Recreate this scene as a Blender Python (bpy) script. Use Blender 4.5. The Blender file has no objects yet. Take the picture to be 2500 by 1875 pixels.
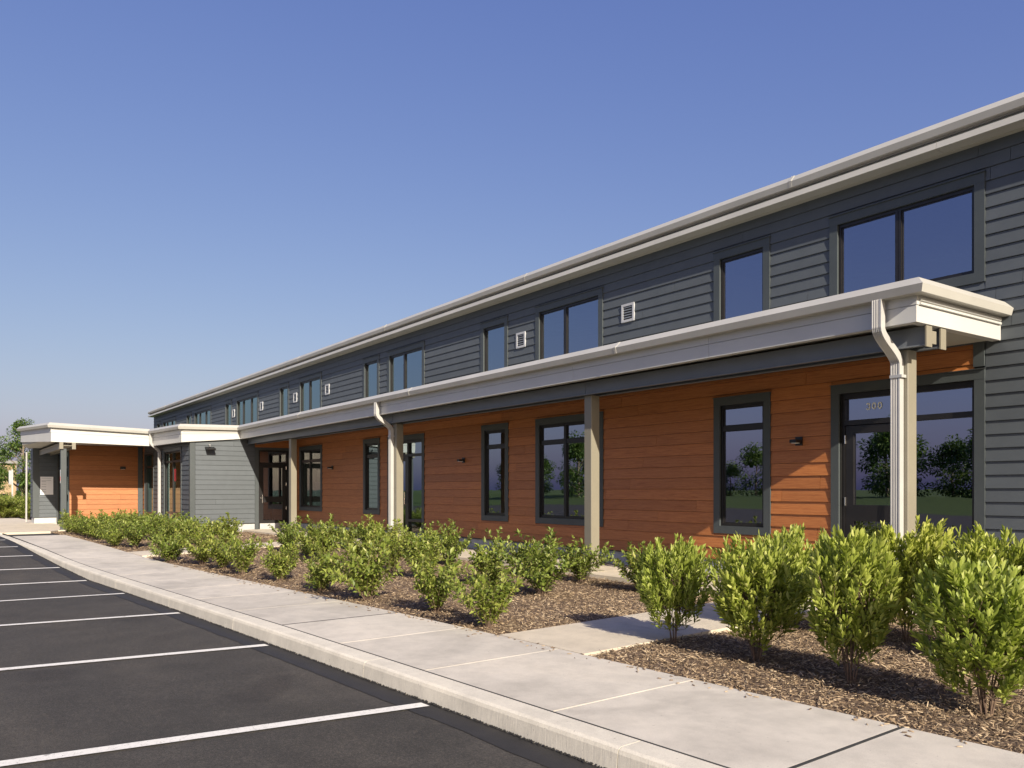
import bpy, math, random
import numpy as np
from mathutils import Vector, Matrix, noise as mnoise
random.seed(7); RNG = np.random.default_rng(7)
S = bpy.context.scene
C = S.collection

# ------------------------------------------------------------------ camera
CAM_A = math.atan(1415 / 1990.0)            # angle between the view axis and the long facade
cd = bpy.data.cameras.new('camera'); cam = bpy.data.objects.new('camera', cd); C.objects.link(cam)
cam.location = (0, 0, 1.25); cam.rotation_euler = (math.pi / 2, 0, math.pi / 2 - CAM_A)
cd.sensor_width = 36; cd.lens = 1990 / 2500 * 36; cd.shift_y = (1197 - 937.5) / 2500
cd.clip_end = 3000; cd.clip_start = 0.05
S.camera = cam

# ------------------------------------------------------------------ light
SUN = Vector((3.67, -.86, 1.95)).normalized()
EL = math.asin(SUN.z)
W = bpy.data.worlds.new('World'); S.world = W; W.use_nodes = True
wn = W.node_tree.nodes; wl = W.node_tree.links
sky = wn.new('ShaderNodeTexSky'); sky.sky_type = 'NISHITA'; sky.sun_disc = False
sky.sun_elevation = EL; sky.sun_rotation = math.atan2(SUN.x, SUN.y)
sky.air_density = 1.3; sky.dust_density = 2.0; sky.ozone_density = 3.0; sky.altitude = 100
tint = wn.new('ShaderNodeMix'); tint.data_type = 'RGBA'; tint.blend_type = 'MULTIPLY'; tint.inputs['Factor'].default_value = 1
tint.inputs['B'].default_value = (1.104, 1.08, 2.563, 1)
sep = wn.new('ShaderNodeSeparateColor'); com = wn.new('ShaderNodeCombineColor'); wl.new(sky.outputs[0], sep.inputs[0])
for ch, gam in enumerate((.944, .888, .509)):          # colour grade on the sky, channel by channel, even in all directions
    pw = wn.new('ShaderNodeMath'); pw.operation = 'POWER'; pw.inputs[1].default_value = gam
    wl.new(sep.outputs[ch], pw.inputs[0]); wl.new(pw.outputs[0], com.inputs[ch])
wl.new(com.outputs[0], tint.inputs['A'])
wl.new(tint.outputs['Result'], wn['Background'].inputs[0]); wn['Background'].inputs[1].default_value = 0.0655
sd = bpy.data.lights.new('sun', 'SUN'); sd.energy = 4.8; sd.angle = math.radians(0.5); sd.color = (1.0, 0.90, 0.74)
so = bpy.data.objects.new('sun', sd); C.objects.link(so); so.location = (20, -10, 30)
so.rotation_euler = SUN.to_track_quat('Z', 'Y').to_euler()
S.view_settings.view_transform = 'Standard'; S.view_settings.look = 'None'
S.view_settings.gamma = 1; S.view_settings.exposure = 0.68; S.view_settings.use_curve_mapping = False
S.cycles.use_denoising = True; S.cycles.max_bounces = 8; S.cycles.transparent_max_bounces = 16
S.cycles.sample_clamp_indirect = 6

# ------------------------------------------------------------------ materials
def lin(c):
    return tuple(((v / 255) / 12.92 if v / 255 <= .04045 else ((v / 255 + .055) / 1.055) ** 2.4) for v in c)
class NT:
    def __init__(s, name):
        s.m = bpy.data.materials.new(name); s.m.use_nodes = True
        s.n = s.m.node_tree.nodes; s.l = s.m.node_tree.links; s.b = s.n['Principled BSDF']; s.out = s.n['Material Output']
    def add(s, t, **kw):
        x = s.n.new(t)
        for k, v in kw.items(): setattr(x, k, v)
        return x
    def pos(s):
        return s.add('ShaderNodeNewGeometry').outputs['Position']
    def noise(s, vec, scale, detail=4, rough=.55, dist=0):
        x = s.add('ShaderNodeTexNoise'); x.inputs['Scale'].default_value = scale; x.inputs['Detail'].default_value = detail
        x.inputs['Roughness'].default_value = rough; x.inputs['Distortion'].default_value = dist
        s.l.new(vec, x.inputs['Vector']); return x.outputs['Fac']
    def scale(s, vec, v):
        x = s.add('ShaderNodeVectorMath', operation='MULTIPLY'); x.inputs[1].default_value = v; s.l.new(vec, x.inputs[0]); return x.outputs[0]
    def math(s, op, a, b):
        x = s.add('ShaderNodeMath', operation=op)
        for i, v in enumerate((a, b)):
            if isinstance(v, (int, float)): x.inputs[i].default_value = v
            else: s.l.new(v, x.inputs[i])
        return x.outputs[0]
    def ramp(s, fac, stops):
        x = s.add('ShaderNodeValToRGB'); e = x.color_ramp.elements
        while len(e) < len(stops): e.new(.5)
        for q, (p, c) in zip(e, stops): q.position = p; q.color = (*c[:3], 1)
        s.l.new(fac, x.inputs[0]); return x.outputs[0]
    def mix(s, fac, a, b, blend='MIX'):
        x = s.add('ShaderNodeMix', data_type='RGBA', blend_type=blend)
        for k, v in (('Factor', fac), ('A', a), ('B', b)):
            if isinstance(v, (int, float)): x.inputs[k].default_value = v
            elif isinstance(v, tuple): x.inputs[k].default_value = (*v[:3], 1)
            else: s.l.new(v, x.inputs[k])
        return x.outputs['Result']
    def bump(s, h, strength, dist):
        x = s.add('ShaderNodeBump'); x.inputs['Strength'].default_value = strength; x.inputs['Distance'].default_value = dist
        s.l.new(h, x.inputs['Height']); s.l.new(x.outputs[0], s.b.inputs['Normal']); return x
    def col(s, c): s.l.new(c, s.b.inputs['Base Color'])

def plain(name, c, rough=.5, metal=0, var=.12, vs=3.0, bump=0, bs=60, bd=.002, orand=0):
    t = NT(name); p = t.pos(); t.b.inputs['Roughness'].default_value = rough; t.b.inputs['Metallic'].default_value = metal
    d = tuple(v * (1 - var) for v in c); u = tuple(v * (1 + var) for v in c)
    r = t.ramp(t.noise(p, vs, 5), [(.3, d), (.7, u)])
    if orand:
        oi = t.add('ShaderNodeObjectInfo').outputs['Random']
        r = t.mix(1.0, r, t.ramp(oi, [(0, (1 - orand,) * 3), (1, (1 + orand * .6,) * 3)]), 'MULTIPLY')
    t.col(r)
    if bump: t.bump(t.noise(p, bs, 5), bump, bd)
    return t.m
M = {}
M['gray'] = plain('gray_siding_paint', (.084, .097, .109), .62, var=.06, vs=5, bump=.25, bs=140, bd=.001, orand=.07)
M['trim'] = plain('gray_trim_paint', (.062, .073, .077), .55, var=.06, vs=4, bump=.1, bs=120)
M['metal'] = plain('fascia_metal', (.54, .54, .52), .38, var=.05, vs=1.2, bump=.12, bs=3, bd=.01, orand=.04)
M['gutter'] = plain('gutter_metal', (.44, .43, .395), .42, var=.06, vs=1.5, bump=.15, bs=2.2, bd=.012)
M['steel'] = plain('painted_steel', (.235, .215, .165), .45, var=.06, vs=2, bump=.06, bs=40)
M['slate'] = plain('slate_steel', (.155, .172, .195), .45, var=.06, vs=2, bump=.06, bs=40)
M['soffit'] = plain('soffit_panel', (.42, .41, .36), .6, var=.05)
M['bronze'] = plain('dark_bronze', (.016, .0145, .015), .38, var=.15, vs=6)
M['white_metal'] = plain('white_aluminium', (.50, .495, .48), .3, metal=.15, var=.05, vs=4)
M['vent_white'] = plain('vent_white', (.47, .48, .50), .45, var=.04)
M['vent_dark'] = plain('vent_dark', (.02, .018, .016), .8)
M['steel_bright'] = plain('brushed_steel', (.75, .74, .72), .25, metal=1, var=.05)
M['interior'] = plain('interior_paint', (.42, .42, .40), .8, var=.04)
M['interior_floor'] = plain('interior_carpet', (.06, .06, .065), .9)
M['furniture'] = plain('furniture_board', (.22, .16, .10), .5)
M['sign_white'] = plain('sign_white', (.82, .82, .82), .4, var=.02)
M['sign_gray'] = plain('sign_lettering', (.35, .37, .38), .5)
M['decal'] = plain('frosted_vinyl', (.90, .94, .92), .5, var=.03)
M['red'] = plain('red_vinyl', (.55, .02, .03), .5)
M['lamp_black'] = plain('lamp_black', (.012, .011, .012), .35)
M['bark'] = plain('bark', (.15, .10, .07), .85, var=.3, vs=30, bump=.4, bs=60)
M['bark2'] = plain('tree_bark', (.20, .16, .12), .9, var=.3, vs=12, bump=.5, bs=30)
M['tan'] = plain('tan_render', (.52, .37, .22), .85, var=.06, vs=.8)
M['rubber'] = plain('joint_filler', (.03, .03, .03), .9, var=.2, vs=30)
M['roof'] = plain('roof_membrane', (.32, .31, .29), .7)
M['gravel'] = plain('gravel_strip', (.13, .12, .11), .95, var=.45, vs=60, bump=1, bs=70, bd=.02)
M['fence'] = plain('pale_fence', (.55, .50, .42), .8, var=.1)

def concrete(name, c, warm, blot=.16, streak=False, orand=.05):
    t = NT(name); p = t.pos(); t.b.inputs['Roughness'].default_value = .88
    big = t.noise(p, .9, 6, .6, .6); mid = t.noise(p, 5, 6, .65); fine = t.noise(p, 160, 4, .7)
    a = tuple(v * (1 - blot * 1.3) for v in c)
    r = t.ramp(big, [(.32, a), (.5, c), (.7, warm)])
    r = t.mix(.55, r, t.ramp(mid, [(.35, (.80,) * 3), (.6, (1.05,) * 3)]), 'MULTIPLY')
    r = t.mix(.6, r, t.ramp(fine, [(.3, (.80,) * 3), (.65, (1.08,) * 3)]), 'MULTIPLY')
    if streak:
        st = t.noise(t.scale(p, (30, 30, 2.5)), 3.5, 5, .7)
        r = t.mix(.5, r, t.ramp(st, [(.3, (.82,) * 3), (.55, (1.05,) * 3)]), 'MULTIPLY')
    oi = t.add('ShaderNodeObjectInfo').outputs['Random']
    r = t.mix(1.0, r, t.ramp(oi, [(0, (1 - orand,) * 3), (1, (1 + orand,) * 3)]), 'MULTIPLY')
    spots = t.noise(p, 38, 2, .5)
    r = t.mix(t.math('GREATER_THAN', spots, .74), r, tuple(v * .55 for v in c))
    t.col(r)
    h = t.math('ADD', t.math('MULTIPLY', fine, .6), t.noise(t.scale(p, (7, 1, 1)) if not streak else t.scale(p, (1, 1, .08)), 90, 3))
    t.bump(h, .45, .004); return t.m
M['walk'] = concrete('sidewalk_concrete', (.575, .53, .46), (.63, .575, .49), .17)
M['path'] = concrete('path_concrete', (.63, .555, .44), (.66, .575, .455), .08)
M['kerb'] = concrete('kerb_concrete', (.65, .605, .515), (.67, .62, .52), .08, streak=True, orand=.03)
M['plinth'] = concrete('plinth_concrete', (.52, .52, .52), (.55, .53, .50), .06)

def cedar():
    t = NT('cedar_board'); p = t.pos(); t.b.inputs['Roughness'].default_value = .5
    sx = t.add('ShaderNodeSeparateXYZ'); t.l.new(p, sx.inputs[0])
    oi = t.add('ShaderNodeObjectInfo').outputs['Random']
    u = t.math('ADD', sx.outputs[0], sx.outputs[1])
    cv = t.add('ShaderNodeCombineXYZ')
    t.l.new(t.math('ADD', t.math('MULTIPLY', u, 1.1), t.math('MULTIPLY', oi, 91.0)), cv.inputs[0])
    t.l.new(t.math('MULTIPLY', sx.outputs[2], 24.0), cv.inputs[2])
    g = t.noise(cv.outputs[0], 2.0, 8, .62, 1.1)
    cw = t.add('ShaderNodeCombineXYZ'); t.l.new(t.math('MULTIPLY', u, 3.0), cw.inputs[0]); t.l.new(t.math('MULTIPLY', sx.outputs[2], 120.0), cw.inputs[2])
    g2 = t.noise(cw.outputs[0], 2.2, 5, .7, .4)
    r = t.ramp(g, [(.30, (.32, .108, .034)), (.47, (.415, .153, .047)), (.60, (.465, .182, .059)), (.75, (.385, .138, .041))])
    r = t.mix(.55, r, t.ramp(g2, [(.34, (.58, .52, .46)), (.55, (1.04, 1.03, 1.02)), (.75, (1.15, 1.15, 1.12))]), 'MULTIPLY')
    r = t.mix(1.0, r, t.ramp(oi, [(0, (.86, .84, .82)), (.5, (1, 1, 1)), (1, (1.12, 1.10, 1.05))]), 'MULTIPLY')
    t.col(r); t.bump(t.math('ADD', t.math('MULTIPLY', g, .5), g2), .35, .003); return t.m
M['cedar'] = cedar()

def asphalt():
    t = NT('asphalt'); p = t.pos(); t.b.inputs['Roughness'].default_value = .86
    big = t.noise(p, .55, 6, .62, .8); mid = t.noise(p, 3.2, 5, .6); fine = t.noise(p, 120, 3, .75); grit = t.noise(p, 330, 2, .6)
    r = t.ramp(big, [(.30, (.034, .031, .027)), (.5, (.044, .040, .035)), (.72, (.058, .052, .045))])
    r = t.mix(.55, r, t.ramp(mid, [(.3, (.70,) * 3), (.7, (1.3,) * 3)]), 'MULTIPLY')
    r = t.mix(1.0, r, t.ramp(fine, [(.32, (.40,) * 3), (.52, (1.0,) * 3), (.72, (2.2, 2.1, 1.95))]), 'MULTIPLY')
    r = t.mix(t.math('GREATER_THAN', grit, .70), r, (.20, .185, .165))
    sp = t.noise(p, 38, 4, .75); r = t.mix(.8, r, t.ramp(sp, [(.34, (.62,) * 3), (.52, (1.0,) * 3), (.70, (1.5, 1.46, 1.4))]), 'MULTIPLY')
    oil = t.noise(p, .8, 3, .5, .3); r = t.mix(.75, r, t.ramp(oil, [(.62, (1, 1, 1)), (.70, (.62, .6, .6))]), 'MULTIPLY')
    dust = t.noise(t.scale(p, (.35, 1.6, 1)), .8, 5, .6); r = t.mix(.6, r, t.ramp(dust, [(.45, (1, 1, 1)), (.75, (1.45, 1.4, 1.3))]), 'MULTIPLY')
    t.col(r); t.bump(t.math('ADD', fine, t.math('MULTIPLY', grit, .5)), .75, .006); return t.m
M['asphalt'] = asphalt()
def seal():
    t = NT('asphalt_seal'); p = t.pos(); t.b.inputs['Roughness'].default_value = .7
    t.col(t.ramp(t.noise(p, 4, 6, .7), [(.3, (.016, .015, .014)), (.6, (.024, .022, .020)), (.8, (.040, .035, .030))]))
    t.bump(t.noise(p, 150, 3, .7), .6, .004); return t.m
M['seal'] = seal()
def paint_line():
    t = NT('road_paint'); p = t.pos(); t.b.inputs['Roughness'].default_value = .7
    r = t.ramp(t.noise(p, 40, 6, .75), [(.30, (.50, .48, .44)), (.46, (.74, .72, .67)), (.7, (.80, .78, .73))])
    hole = t.noise(p, 95, 3, .6)
    r = t.mix(t.ramp(hole, [(.30, (1, 1, 1)), (.34, (0, 0, 0))]), r, (.06, .055, .05))
    wear = t.noise(p, 9, 6, .8); r = t.mix(t.ramp(wear, [(.34, (.8, .8, .8)), (.42, (0, 0, 0))]), r, (.22, .21, .19))
    t.col(r); t.bump(t.noise(p, 200, 3, .7), .4, .003); return t.m
M['line'] = paint_line()
def mulch():
    t = NT('mulch_soil'); p = t.pos(); t.b.inputs['Roughness'].default_value = .95
    a = t.noise(p, 45, 6, .75, 1.5); b = t.noise(p, 2, 4)
    r = t.ramp(a, [(.28, (.045, .029, .019)), (.45, (.14, .092, .062)), (.6, (.25, .17, .115)), (.75, (.38, .28, .195))])
    r = t.mix(.5, r, t.ramp(b, [(.3, (.75,) * 3), (.7, (1.15,) * 3)]), 'MULTIPLY')
    t.col(r); t.bump(a, 1.0, .03); return t.m
M['mulch'] = mulch()
def island(name, stops, rough=.6, trans=0, spec=.5):
    t = NT(name); g = t.add('ShaderNodeNewGeometry'); t.b.inputs['Roughness'].default_value = rough
    t.b.inputs['Specular IOR Level'].default_value = spec
    r = t.ramp(g.outputs['Random Per Island'], stops)
    oi = t.add('ShaderNodeObjectInfo').outputs['Random']
    r = t.mix(1.0, r, t.ramp(oi, [(0, (.86, .9, .86)), (1, (1.12, 1.06, 1.0))]), 'MULTIPLY')
    t.col(r)
    if trans:
        tr = t.add('ShaderNodeBsdfTranslucent'); t.l.new(t.mix(1.0, r, (1.25, 1.35, .7), 'MULTIPLY'), tr.inputs[0])
        ms = t.add('ShaderNodeMixShader'); ms.inputs[0].default_value = trans
        t.l.new(t.b.outputs[0], ms.inputs[1]); t.l.new(tr.outputs[0], ms.inputs[2]); t.l.new(ms.outputs[0], t.out.inputs[0])
    return t.m
M['chip'] = island('mulch_chip', [(0, (.075, .052, .034)), (.35, (.185, .135, .09)), (.7, (.32, .24, .16)), (1, (.54, .44, .31))], .9, spec=.2)
M['leaf_a'] = island('shrub_leaf', [(0, (.18, .225, .036)), (.45, (.33, .385, .068)), (.85, (.48, .52, .13)), (1, (.60, .61, .23))], .5, .33)
M['leaf_b'] = island('bush_leaf', [(0, (.11, .16, .026)), (.5, (.21, .265, .048)), (.9, (.31, .35, .080)), (1, (.42, .42, .16))], .5, .25)
M['leaf_c'] = island('tree_leaf', [(0, (.045, .095, .02)), (.5, (.09, .16, .03)), (1, (.18, .25, .06))], .5, .3)
M['leaf_d'] = island('conifer_leaf', [(0, (.03, .08, .01)), (.6, (.07, .15, .02)), (1, (.12, .22, .03))], .6, .2)
M['grass_blade'] = island('grass_blade', [(0, (.06, .12, .02)), (1, (.16, .22, .05))], .7, .2)
def grass():
    t = NT('lawn'); p = t.pos(); t.b.inputs['Roughness'].default_value = .95
    r = t.ramp(t.noise(p, 7, 6, .8), [(.3, (.035, .065, .012)), (.55, (.075, .12, .02)), (.75, (.13, .15, .035))])
    r = t.mix(.5, r, t.ramp(t.noise(p, .15, 4), [(.3, (.7, .8, .7)), (.7, (1.2, 1.1, 1))]), 'MULTIPLY')
    t.col(r); t.bump(t.noise(p, 40, 5, .8), 1, .05); return t.m
M['grass'] = grass()
def glass():
    t = NT('window_glass'); p = t.pos()
    n = t.add('ShaderNodeBump'); n.inputs['Strength'].default_value = .05; n.inputs['Distance'].default_value = .01
    t.l.new(t.noise(p, 1.6, 2), n.inputs['Height'])
    gl = t.add('ShaderNodeBsdfGlossy'); gl.inputs['Roughness'].default_value = 0.0; 
    lw = t.add('ShaderNodeLayerWeight'); lw.inputs[0].default_value = .5
    t.l.new(t.ramp(lw.outputs['Facing'], [(.30, (.77, .81, .97)), (.72, (.72, .97, .95))]), gl.inputs['Color'])
    t.l.new(n.outputs[0], gl.inputs['Normal'])
    tr = t.add('ShaderNodeBsdfTransparent'); tr.inputs[0].default_value = (.42, .48, .45, 1)
    fr = t.add('ShaderNodeFresnel'); fr.inputs['IOR'].default_value = 4.4
    ms = t.add('ShaderNodeMixShader'); t.l.new(fr.outputs[0], ms.inputs[0]); t.l.new(tr.outputs[0], ms.inputs[1]); t.l.new(gl.outputs[0], ms.inputs[2])
    t.l.new(ms.outputs[0], t.out.inputs[0]); return t.m
M['glass'] = glass()

# ------------------------------------------------------------------ mesh helpers
class MB:
    def __init__(s): s.v = []; s.f = []
    def add(s, vs, fs):
        k = len(s.v); s.v += [tuple(p) for p in vs]; s.f += [tuple(i + k for i in q) for q in fs]; return s
    def box(s, x0, x1, y0, y1, z0, z1):
        x0, x1 = sorted((x0, x1)); y0, y1 = sorted((y0, y1)); z0, z1 = sorted((z0, z1))
        return s.add([(x0, y0, z0), (x1, y0, z0), (x1, y1, z0), (x0, y1, z0), (x0, y0, z1), (x1, y0, z1), (x1, y1, z1), (x0, y1, z1)],
                     [(0, 3, 2, 1), (4, 5, 6, 7), (0, 1, 5, 4), (1, 2, 6, 5), (2, 3, 7, 6), (3, 0, 4, 7)])
    def bbox(s, x0, x1, y0, y1, z0, z1, b=.008):      # box with chamfered vertical edges
        p = [(x0 + b, y0), (x1 - b, y0), (x1, y0 + b), (x1, y1 - b), (x1 - b, y1), (x0 + b, y1), (x0, y1 - b), (x0, y0 + b)]
        n = 8; vs = [(x, y, z0) for x, y in p] + [(x, y, z1) for x, y in p]
        return s.add(vs, [(i, (i + 1) % n, n + (i + 1) % n, n + i) for i in range(n)] + [tuple(range(n))[::-1], tuple(range(n, 2 * n))])
    def tube(s, pts, radii, n=6):
        pts = [Vector(p) for p in pts]; k = len(s.v)
        for i, p in enumerate(pts):
            d = (pts[min(i + 1, len(pts) - 1)] - pts[max(i - 1, 0)]).normalized()
            a = d.orthogonal().normalized(); b = d.cross(a)
            for j in range(n):
                t = 2 * math.pi * j / n; s.v.append(tuple(p + (a * math.cos(t) + b * math.sin(t)) * radii[i]))
        for i in range(len(pts) - 1):
            for j in range(n):
                s.f.append((k + i * n + j, k + i * n + (j + 1) % n, k + (i + 1) * n + (j + 1) % n, k + (i + 1) * n + j))
        s.f.append(tuple(k + j for j in range(n))[::-1]); s.f.append(tuple(k + (len(pts) - 1) * n + j for j in range(n)))
        return s
    def ring(s, loops, close=True, caps=True):       # loops: equal-length closed polylines
        k = len(s.v); n = len(loops[0])
        for lp in loops: s.v += [tuple(p) for p in lp]
        for i in range(len(loops) - 1):
            for j in range(n): s.f.append((k + i * n + j, k + i * n + (j + 1) % n, k + (i + 1) * n + (j + 1) % n, k + (i + 1) * n + j))
        if caps: s.f.append(tuple(k + j for j in range(n))[::-1]); s.f.append(tuple(k + (len(loops) - 1) * n + j for j in range(n)))
        return s
def top(o):
    while o.parent: o = o.parent
    return o
def link(name, me, m=None, parent=None):
    o = bpy.data.objects.new(name, me); C.objects.link(o)
    if m is not None and not me.materials: me.materials.append(m)
    if parent: o.parent = parent
    return o
def obj(name, mb, m, parent=None, loc=None, smooth=False):
    off = Vector(top(parent).location) if parent else Vector(loc or (0, 0, 0))
    me = bpy.data.meshes.new(name); me.from_pydata([(x - off.x, y - off.y, z - off.z) for x, y, z in mb.v], [], mb.f); me.update()
    if smooth:
        for p in me.polygons: p.use_smooth = True
    o = link(name, me, m, parent)
    if not parent: o.location = off
    return o
def mesh_np(name, V, F):
    me = bpy.data.meshes.new(name); V = np.asarray(V, np.float32); F = np.asarray(F, np.int32); n = F.shape[1]
    me.vertices.add(len(V)); me.vertices.foreach_set('co', V.ravel())
    me.loops.add(F.size); me.loops.foreach_set('vertex_index', F.ravel())
    me.polygons.add(len(F)); me.polygons.foreach_set('loop_start', np.arange(0, F.size, n, dtype=np.int32))
    me.update(calc_edges=True); return me
def tag(o, label=None, cat=None, group=None, kind=None):
    for k, v in (('label', label), ('category', cat), ('group', group), ('kind', kind)):
        if v: o[k] = v
    return o
def thing(name, label, cat, loc, group=None, rz=0):
    o = bpy.data.objects.new(name, None); C.objects.link(o); o.location = loc; o.rotation_euler[2] = rz; o.empty_display_size = .3
    return tag(o, label, cat, group)
def interp(x, tab):
    return float(np.interp(x, [t[0] for t in tab], [t[1] for t in tab]))

# ------------------------------------------------------------------ ground frame: L along the kerb (away), D across it
DA = math.radians(38.4) - CAM_A
def LD(L, D): return (-math.cos(DA) * L - math.sin(DA) * D, -math.sin(DA) * L + math.cos(DA) * D)
def toLD(X, Y): return (-math.cos(DA) * X - math.sin(DA) * Y, -math.sin(DA) * X + math.cos(DA) * Y)
LOT = [(-20, -.22), (4.7, -.222), (7.6, -.235), (10.3, -.255), (13.0, -.285), (15.6, -.325), (18.2, -.285), (20.9, -.215), (23.2, -.14), (25.5, -.085), (28, -.062), (80, -.06)]
WALK = [(-20, -.075), (2, -.08), (7.8, -.09), (11.9, -.128), (14, -.145), (16.6, -.160), (18.5, -.15), (21.4, -.103), (25, -.068), (28, -.05), (80, -.045)]
def lot_z(L): return interp(L, LOT)
def walk_z(L): return interp(L, WALK)
KF = [(-20, 3.05), (18, 3.05), (22, 3.03), (27, 3.0), (34, 2.7), (60, 1.0)]
KB, KI = 3.24, 4.58
def mulch_z(X, Y):
    L, D = toLD(X, Y); t = min(1, max(0, (D - KI) / 3.2))
    return (walk_z(L) - .035) * (1 - t) + (-.055) * t + .012 * math.sin(min(1, t * 1.3) * math.pi) + .014 * mnoise.noise((X * .9, Y * .9, 0))

# big ground sheet
g = MB(); n = 24
xs = [-1500, -400, -160, -100, -60, 60, 200, 600, 1500]; ys = [-1500, -400, -120, -60, -24, 60, 150, 400, 1500]
for j, y in enumerate(ys):
    for i, x in enumerate(xs): g.v.append((x, y, -.42 if y > -60 else 0.6 if y > -120 else 1.2))
for j in range(len(ys) - 1):
    for i in range(len(xs) - 1):
        a = j * len(xs) + i; g.f.append((a, a + 1, a + len(xs) + 1, a + len(xs)))
tag(obj('ground', g, M['grass']), kind='structure')

# parking lot: undulating sheet
Ls = list(np.arange(-18, 62.1, .5)); Ds = [-26, -18, -10, -5, -2, 0, 1, 2, 2.5, 2.9, 3.12]
g = MB()
for L in Ls:
    for D in Ds:
        dd = D if D < 3 else interp(L, KF) + .05
        dd = min(dd, interp(L, KF) + .05)
        x, y = LD(L, dd); g.v.append((x, y, lot_z(L) + (-.004 * max(0, 1 - D) * .3)))
for i in range(len(Ls) - 1):
    for j in range(len(Ds) - 1):
        a = i * len(Ds) + j; g.f.append((a, a + 1, a + len(Ds) + 1, a + len(Ds)))
lot = tag(obj('parking_lot', g, M['asphalt']), kind='structure')
def strip_mb(L0f, L1f, D0, D1, dz, nd=24):
    m = MB()
    for i in range(nd + 1):
        D = D0 + (D1 - D0) * i / nd
        for L in (L0f(D), L1f(D)):
            x, y = LD(L, D); m.v.append((x, y, lot_z(L) + (-.004 * max(0, 1 - D) * .3) + dz))
    for i in range(nd): m.f.append((2 * i, 2 * i + 1, 2 * i + 3, 2 * i + 2))
    return m
LINES = [2.0, 4.74, 7.56, 10.33, 13.04, 15.68, 18.2, 20.9, 23.2, 25.5]
for q, Le in enumerate(LINES):
    sk = .16 if q < 4 else .12
    e = 3.0 if q < 7 else 2.92
    m = strip_mb(lambda D: Le - .055 + (3.0 - D) * sk, lambda D: Le + .055 + (3.0 - D) * sk, -2.4, e, .009)
    obj('parking_line', m, M['line'], lot)
# sealed dark strip along the kerb, wavy edge
m = MB(); LL = np.arange(-6, 30, .12)
for i, L in enumerate(LL):
    w = .21 + .03 * mnoise.noise((L * 1.3, 3, 0)) + .012 * mnoise.noise((L * 6, 8, 0))
    k = interp(L, KF)
    for D in (k - w, k + .03):
        x, y = LD(L, D); m.v.append((x, y, lot_z(L) + .004))
for i in range(len(LL) - 1): m.f.append((2 * i, 2 * i + 1, 2 * i + 3, 2 * i + 2))
obj('seal_strip', m, M['seal'], lot)
# asphalt crumbs lying in the kerb angle
V = []; F = []
for i in range(5200):
    L = -1 + 26 * random.random() ** 1.5; k = interp(L, KF)
    D = k - abs(random.gauss(0, .009)) - .001; x, y = LD(L, D); r = random.uniform(.003, .009); b = len(V)
    z = lot_z(L) + .008
    for t in range(5):
        an = t * 1.2566 + random.random(); V.append((x + r * math.cos(an), y + r * math.sin(an), z + r * .35 * random.random()))
    V.append((x, y, z + r * random.uniform(.8, 1.6)))
    F += [(b + t, b + (t + 1) % 5, b + 5) for t in range(5)]
o = link('asphalt_crumbs', mesh_np('asphalt_crumbs', V, F), M['seal'], lot); o['kind'] = 'stuff'

# sidewalk: slabs as parts
def quad_slab(L0, L1, Df0, Df1, zf, thick=.12, sub=3, bev=.0035):
    m = MB(); n = sub; g = .004; L0 += g; L1 -= g
    rows = []
    for i in range(n + 1):
        L = L0 + (L1 - L0) * i / n; a = Df0(L) + .004; b = Df1(L) - .004
        e = bev if i in (0, n) else 0
        Lt = L + (bev if i == 0 else -bev if i == n else 0)
        rows.append([(*LD(L, a), zf(L) - thick), (*LD(L, a), zf(L) - bev * .6), (*LD(Lt, a + bev), zf(L)), (*LD(Lt, b - bev), zf(L)), (*LD(L, b), zf(L) - bev * .6), (*LD(L, b), zf(L) - thick)])
    m.ring(rows); return m
base = MB(); LL = list(np.arange(-6, 34, 1.0))
for L in LL:
    for D in (KB - .1, KI + .02): base.v.append((*LD(L, D), walk_z(L) - .05))
for i in range(len(LL) - 1): base.f.append((2 * i, 2 * i + 1, 2 * i + 3, 2 * i + 2))
sw = tag(obj('sidewalk', base, M['rubber']), kind='structure')
J = [-4.9, -3.48, -2.06, -.64, .80, 2.23, 3.70, 5.14, 6.52, 7.78, 9.10] + [9.10 + 1.37 * i for i in range(1, 14)]
dark = {2.23, 7.78}
for a, b in zip(J[:-1], J[1:]):
    ga = .007 if a in dark else .0; gb = .007 if b in dark else .0
    obj('slab', quad_slab(a + ga, b - gb, lambda L: KB + .004, lambda L: KI, walk_z), M['walk'], sw)
for L in sorted(dark):
    r = []
    for D in (KB + .01, KI - .005):
        r.append([(*LD(L - .009, D), walk_z(L) - .05), (*LD(L + .009, D), walk_z(L) - .05), (*LD(L + .009, D), walk_z(L) + .0015), (*LD(L - .009, D), walk_z(L) + .0015)])
    obj('joint_filler', MB().ring(r), M['rubber'], sw)
m = MB(); rows = []
for L in np.arange(-6, 31, .5): rows.append([(*LD(L, KB - .004), walk_z(L) - .04), (*LD(L, KB + .008), walk_z(L) - .04), (*LD(L, KB + .008), walk_z(L) + .0005), (*LD(L, KB - .004), walk_z(L) + .0005)])
obj('joint_filler', m.ring(rows), M['rubber'], sw)
KJ = [-5.6, -2.75, .12, 2.97, 5.72, 8.62, 10.95, 13.8, 16.6, 19.4, 22.2, 25.0, 27.9, 31, 36]
def kerb_piece(L0, L1):
    m = MB(); rows = []; n = 6; L0 += .003; L1 -= .003
    for i in range(n + 1):
        L = L0 + (L1 - L0) * i / n; k = interp(L, KF); z = walk_z(L); zb = lot_z(L) - .12; w = KB - 3.05
        pr = [(k - .012, zb), (k + .004, z - .035), (k + .012, z - .014), (k + .032, z - .002), (k + w - .012, z + .001), (k + w, z - .006), (k + w, zb)]
        rows.append([(*LD(L, d), zz) for d, zz in pr])
    return m.ring(rows)
rows = []
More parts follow.
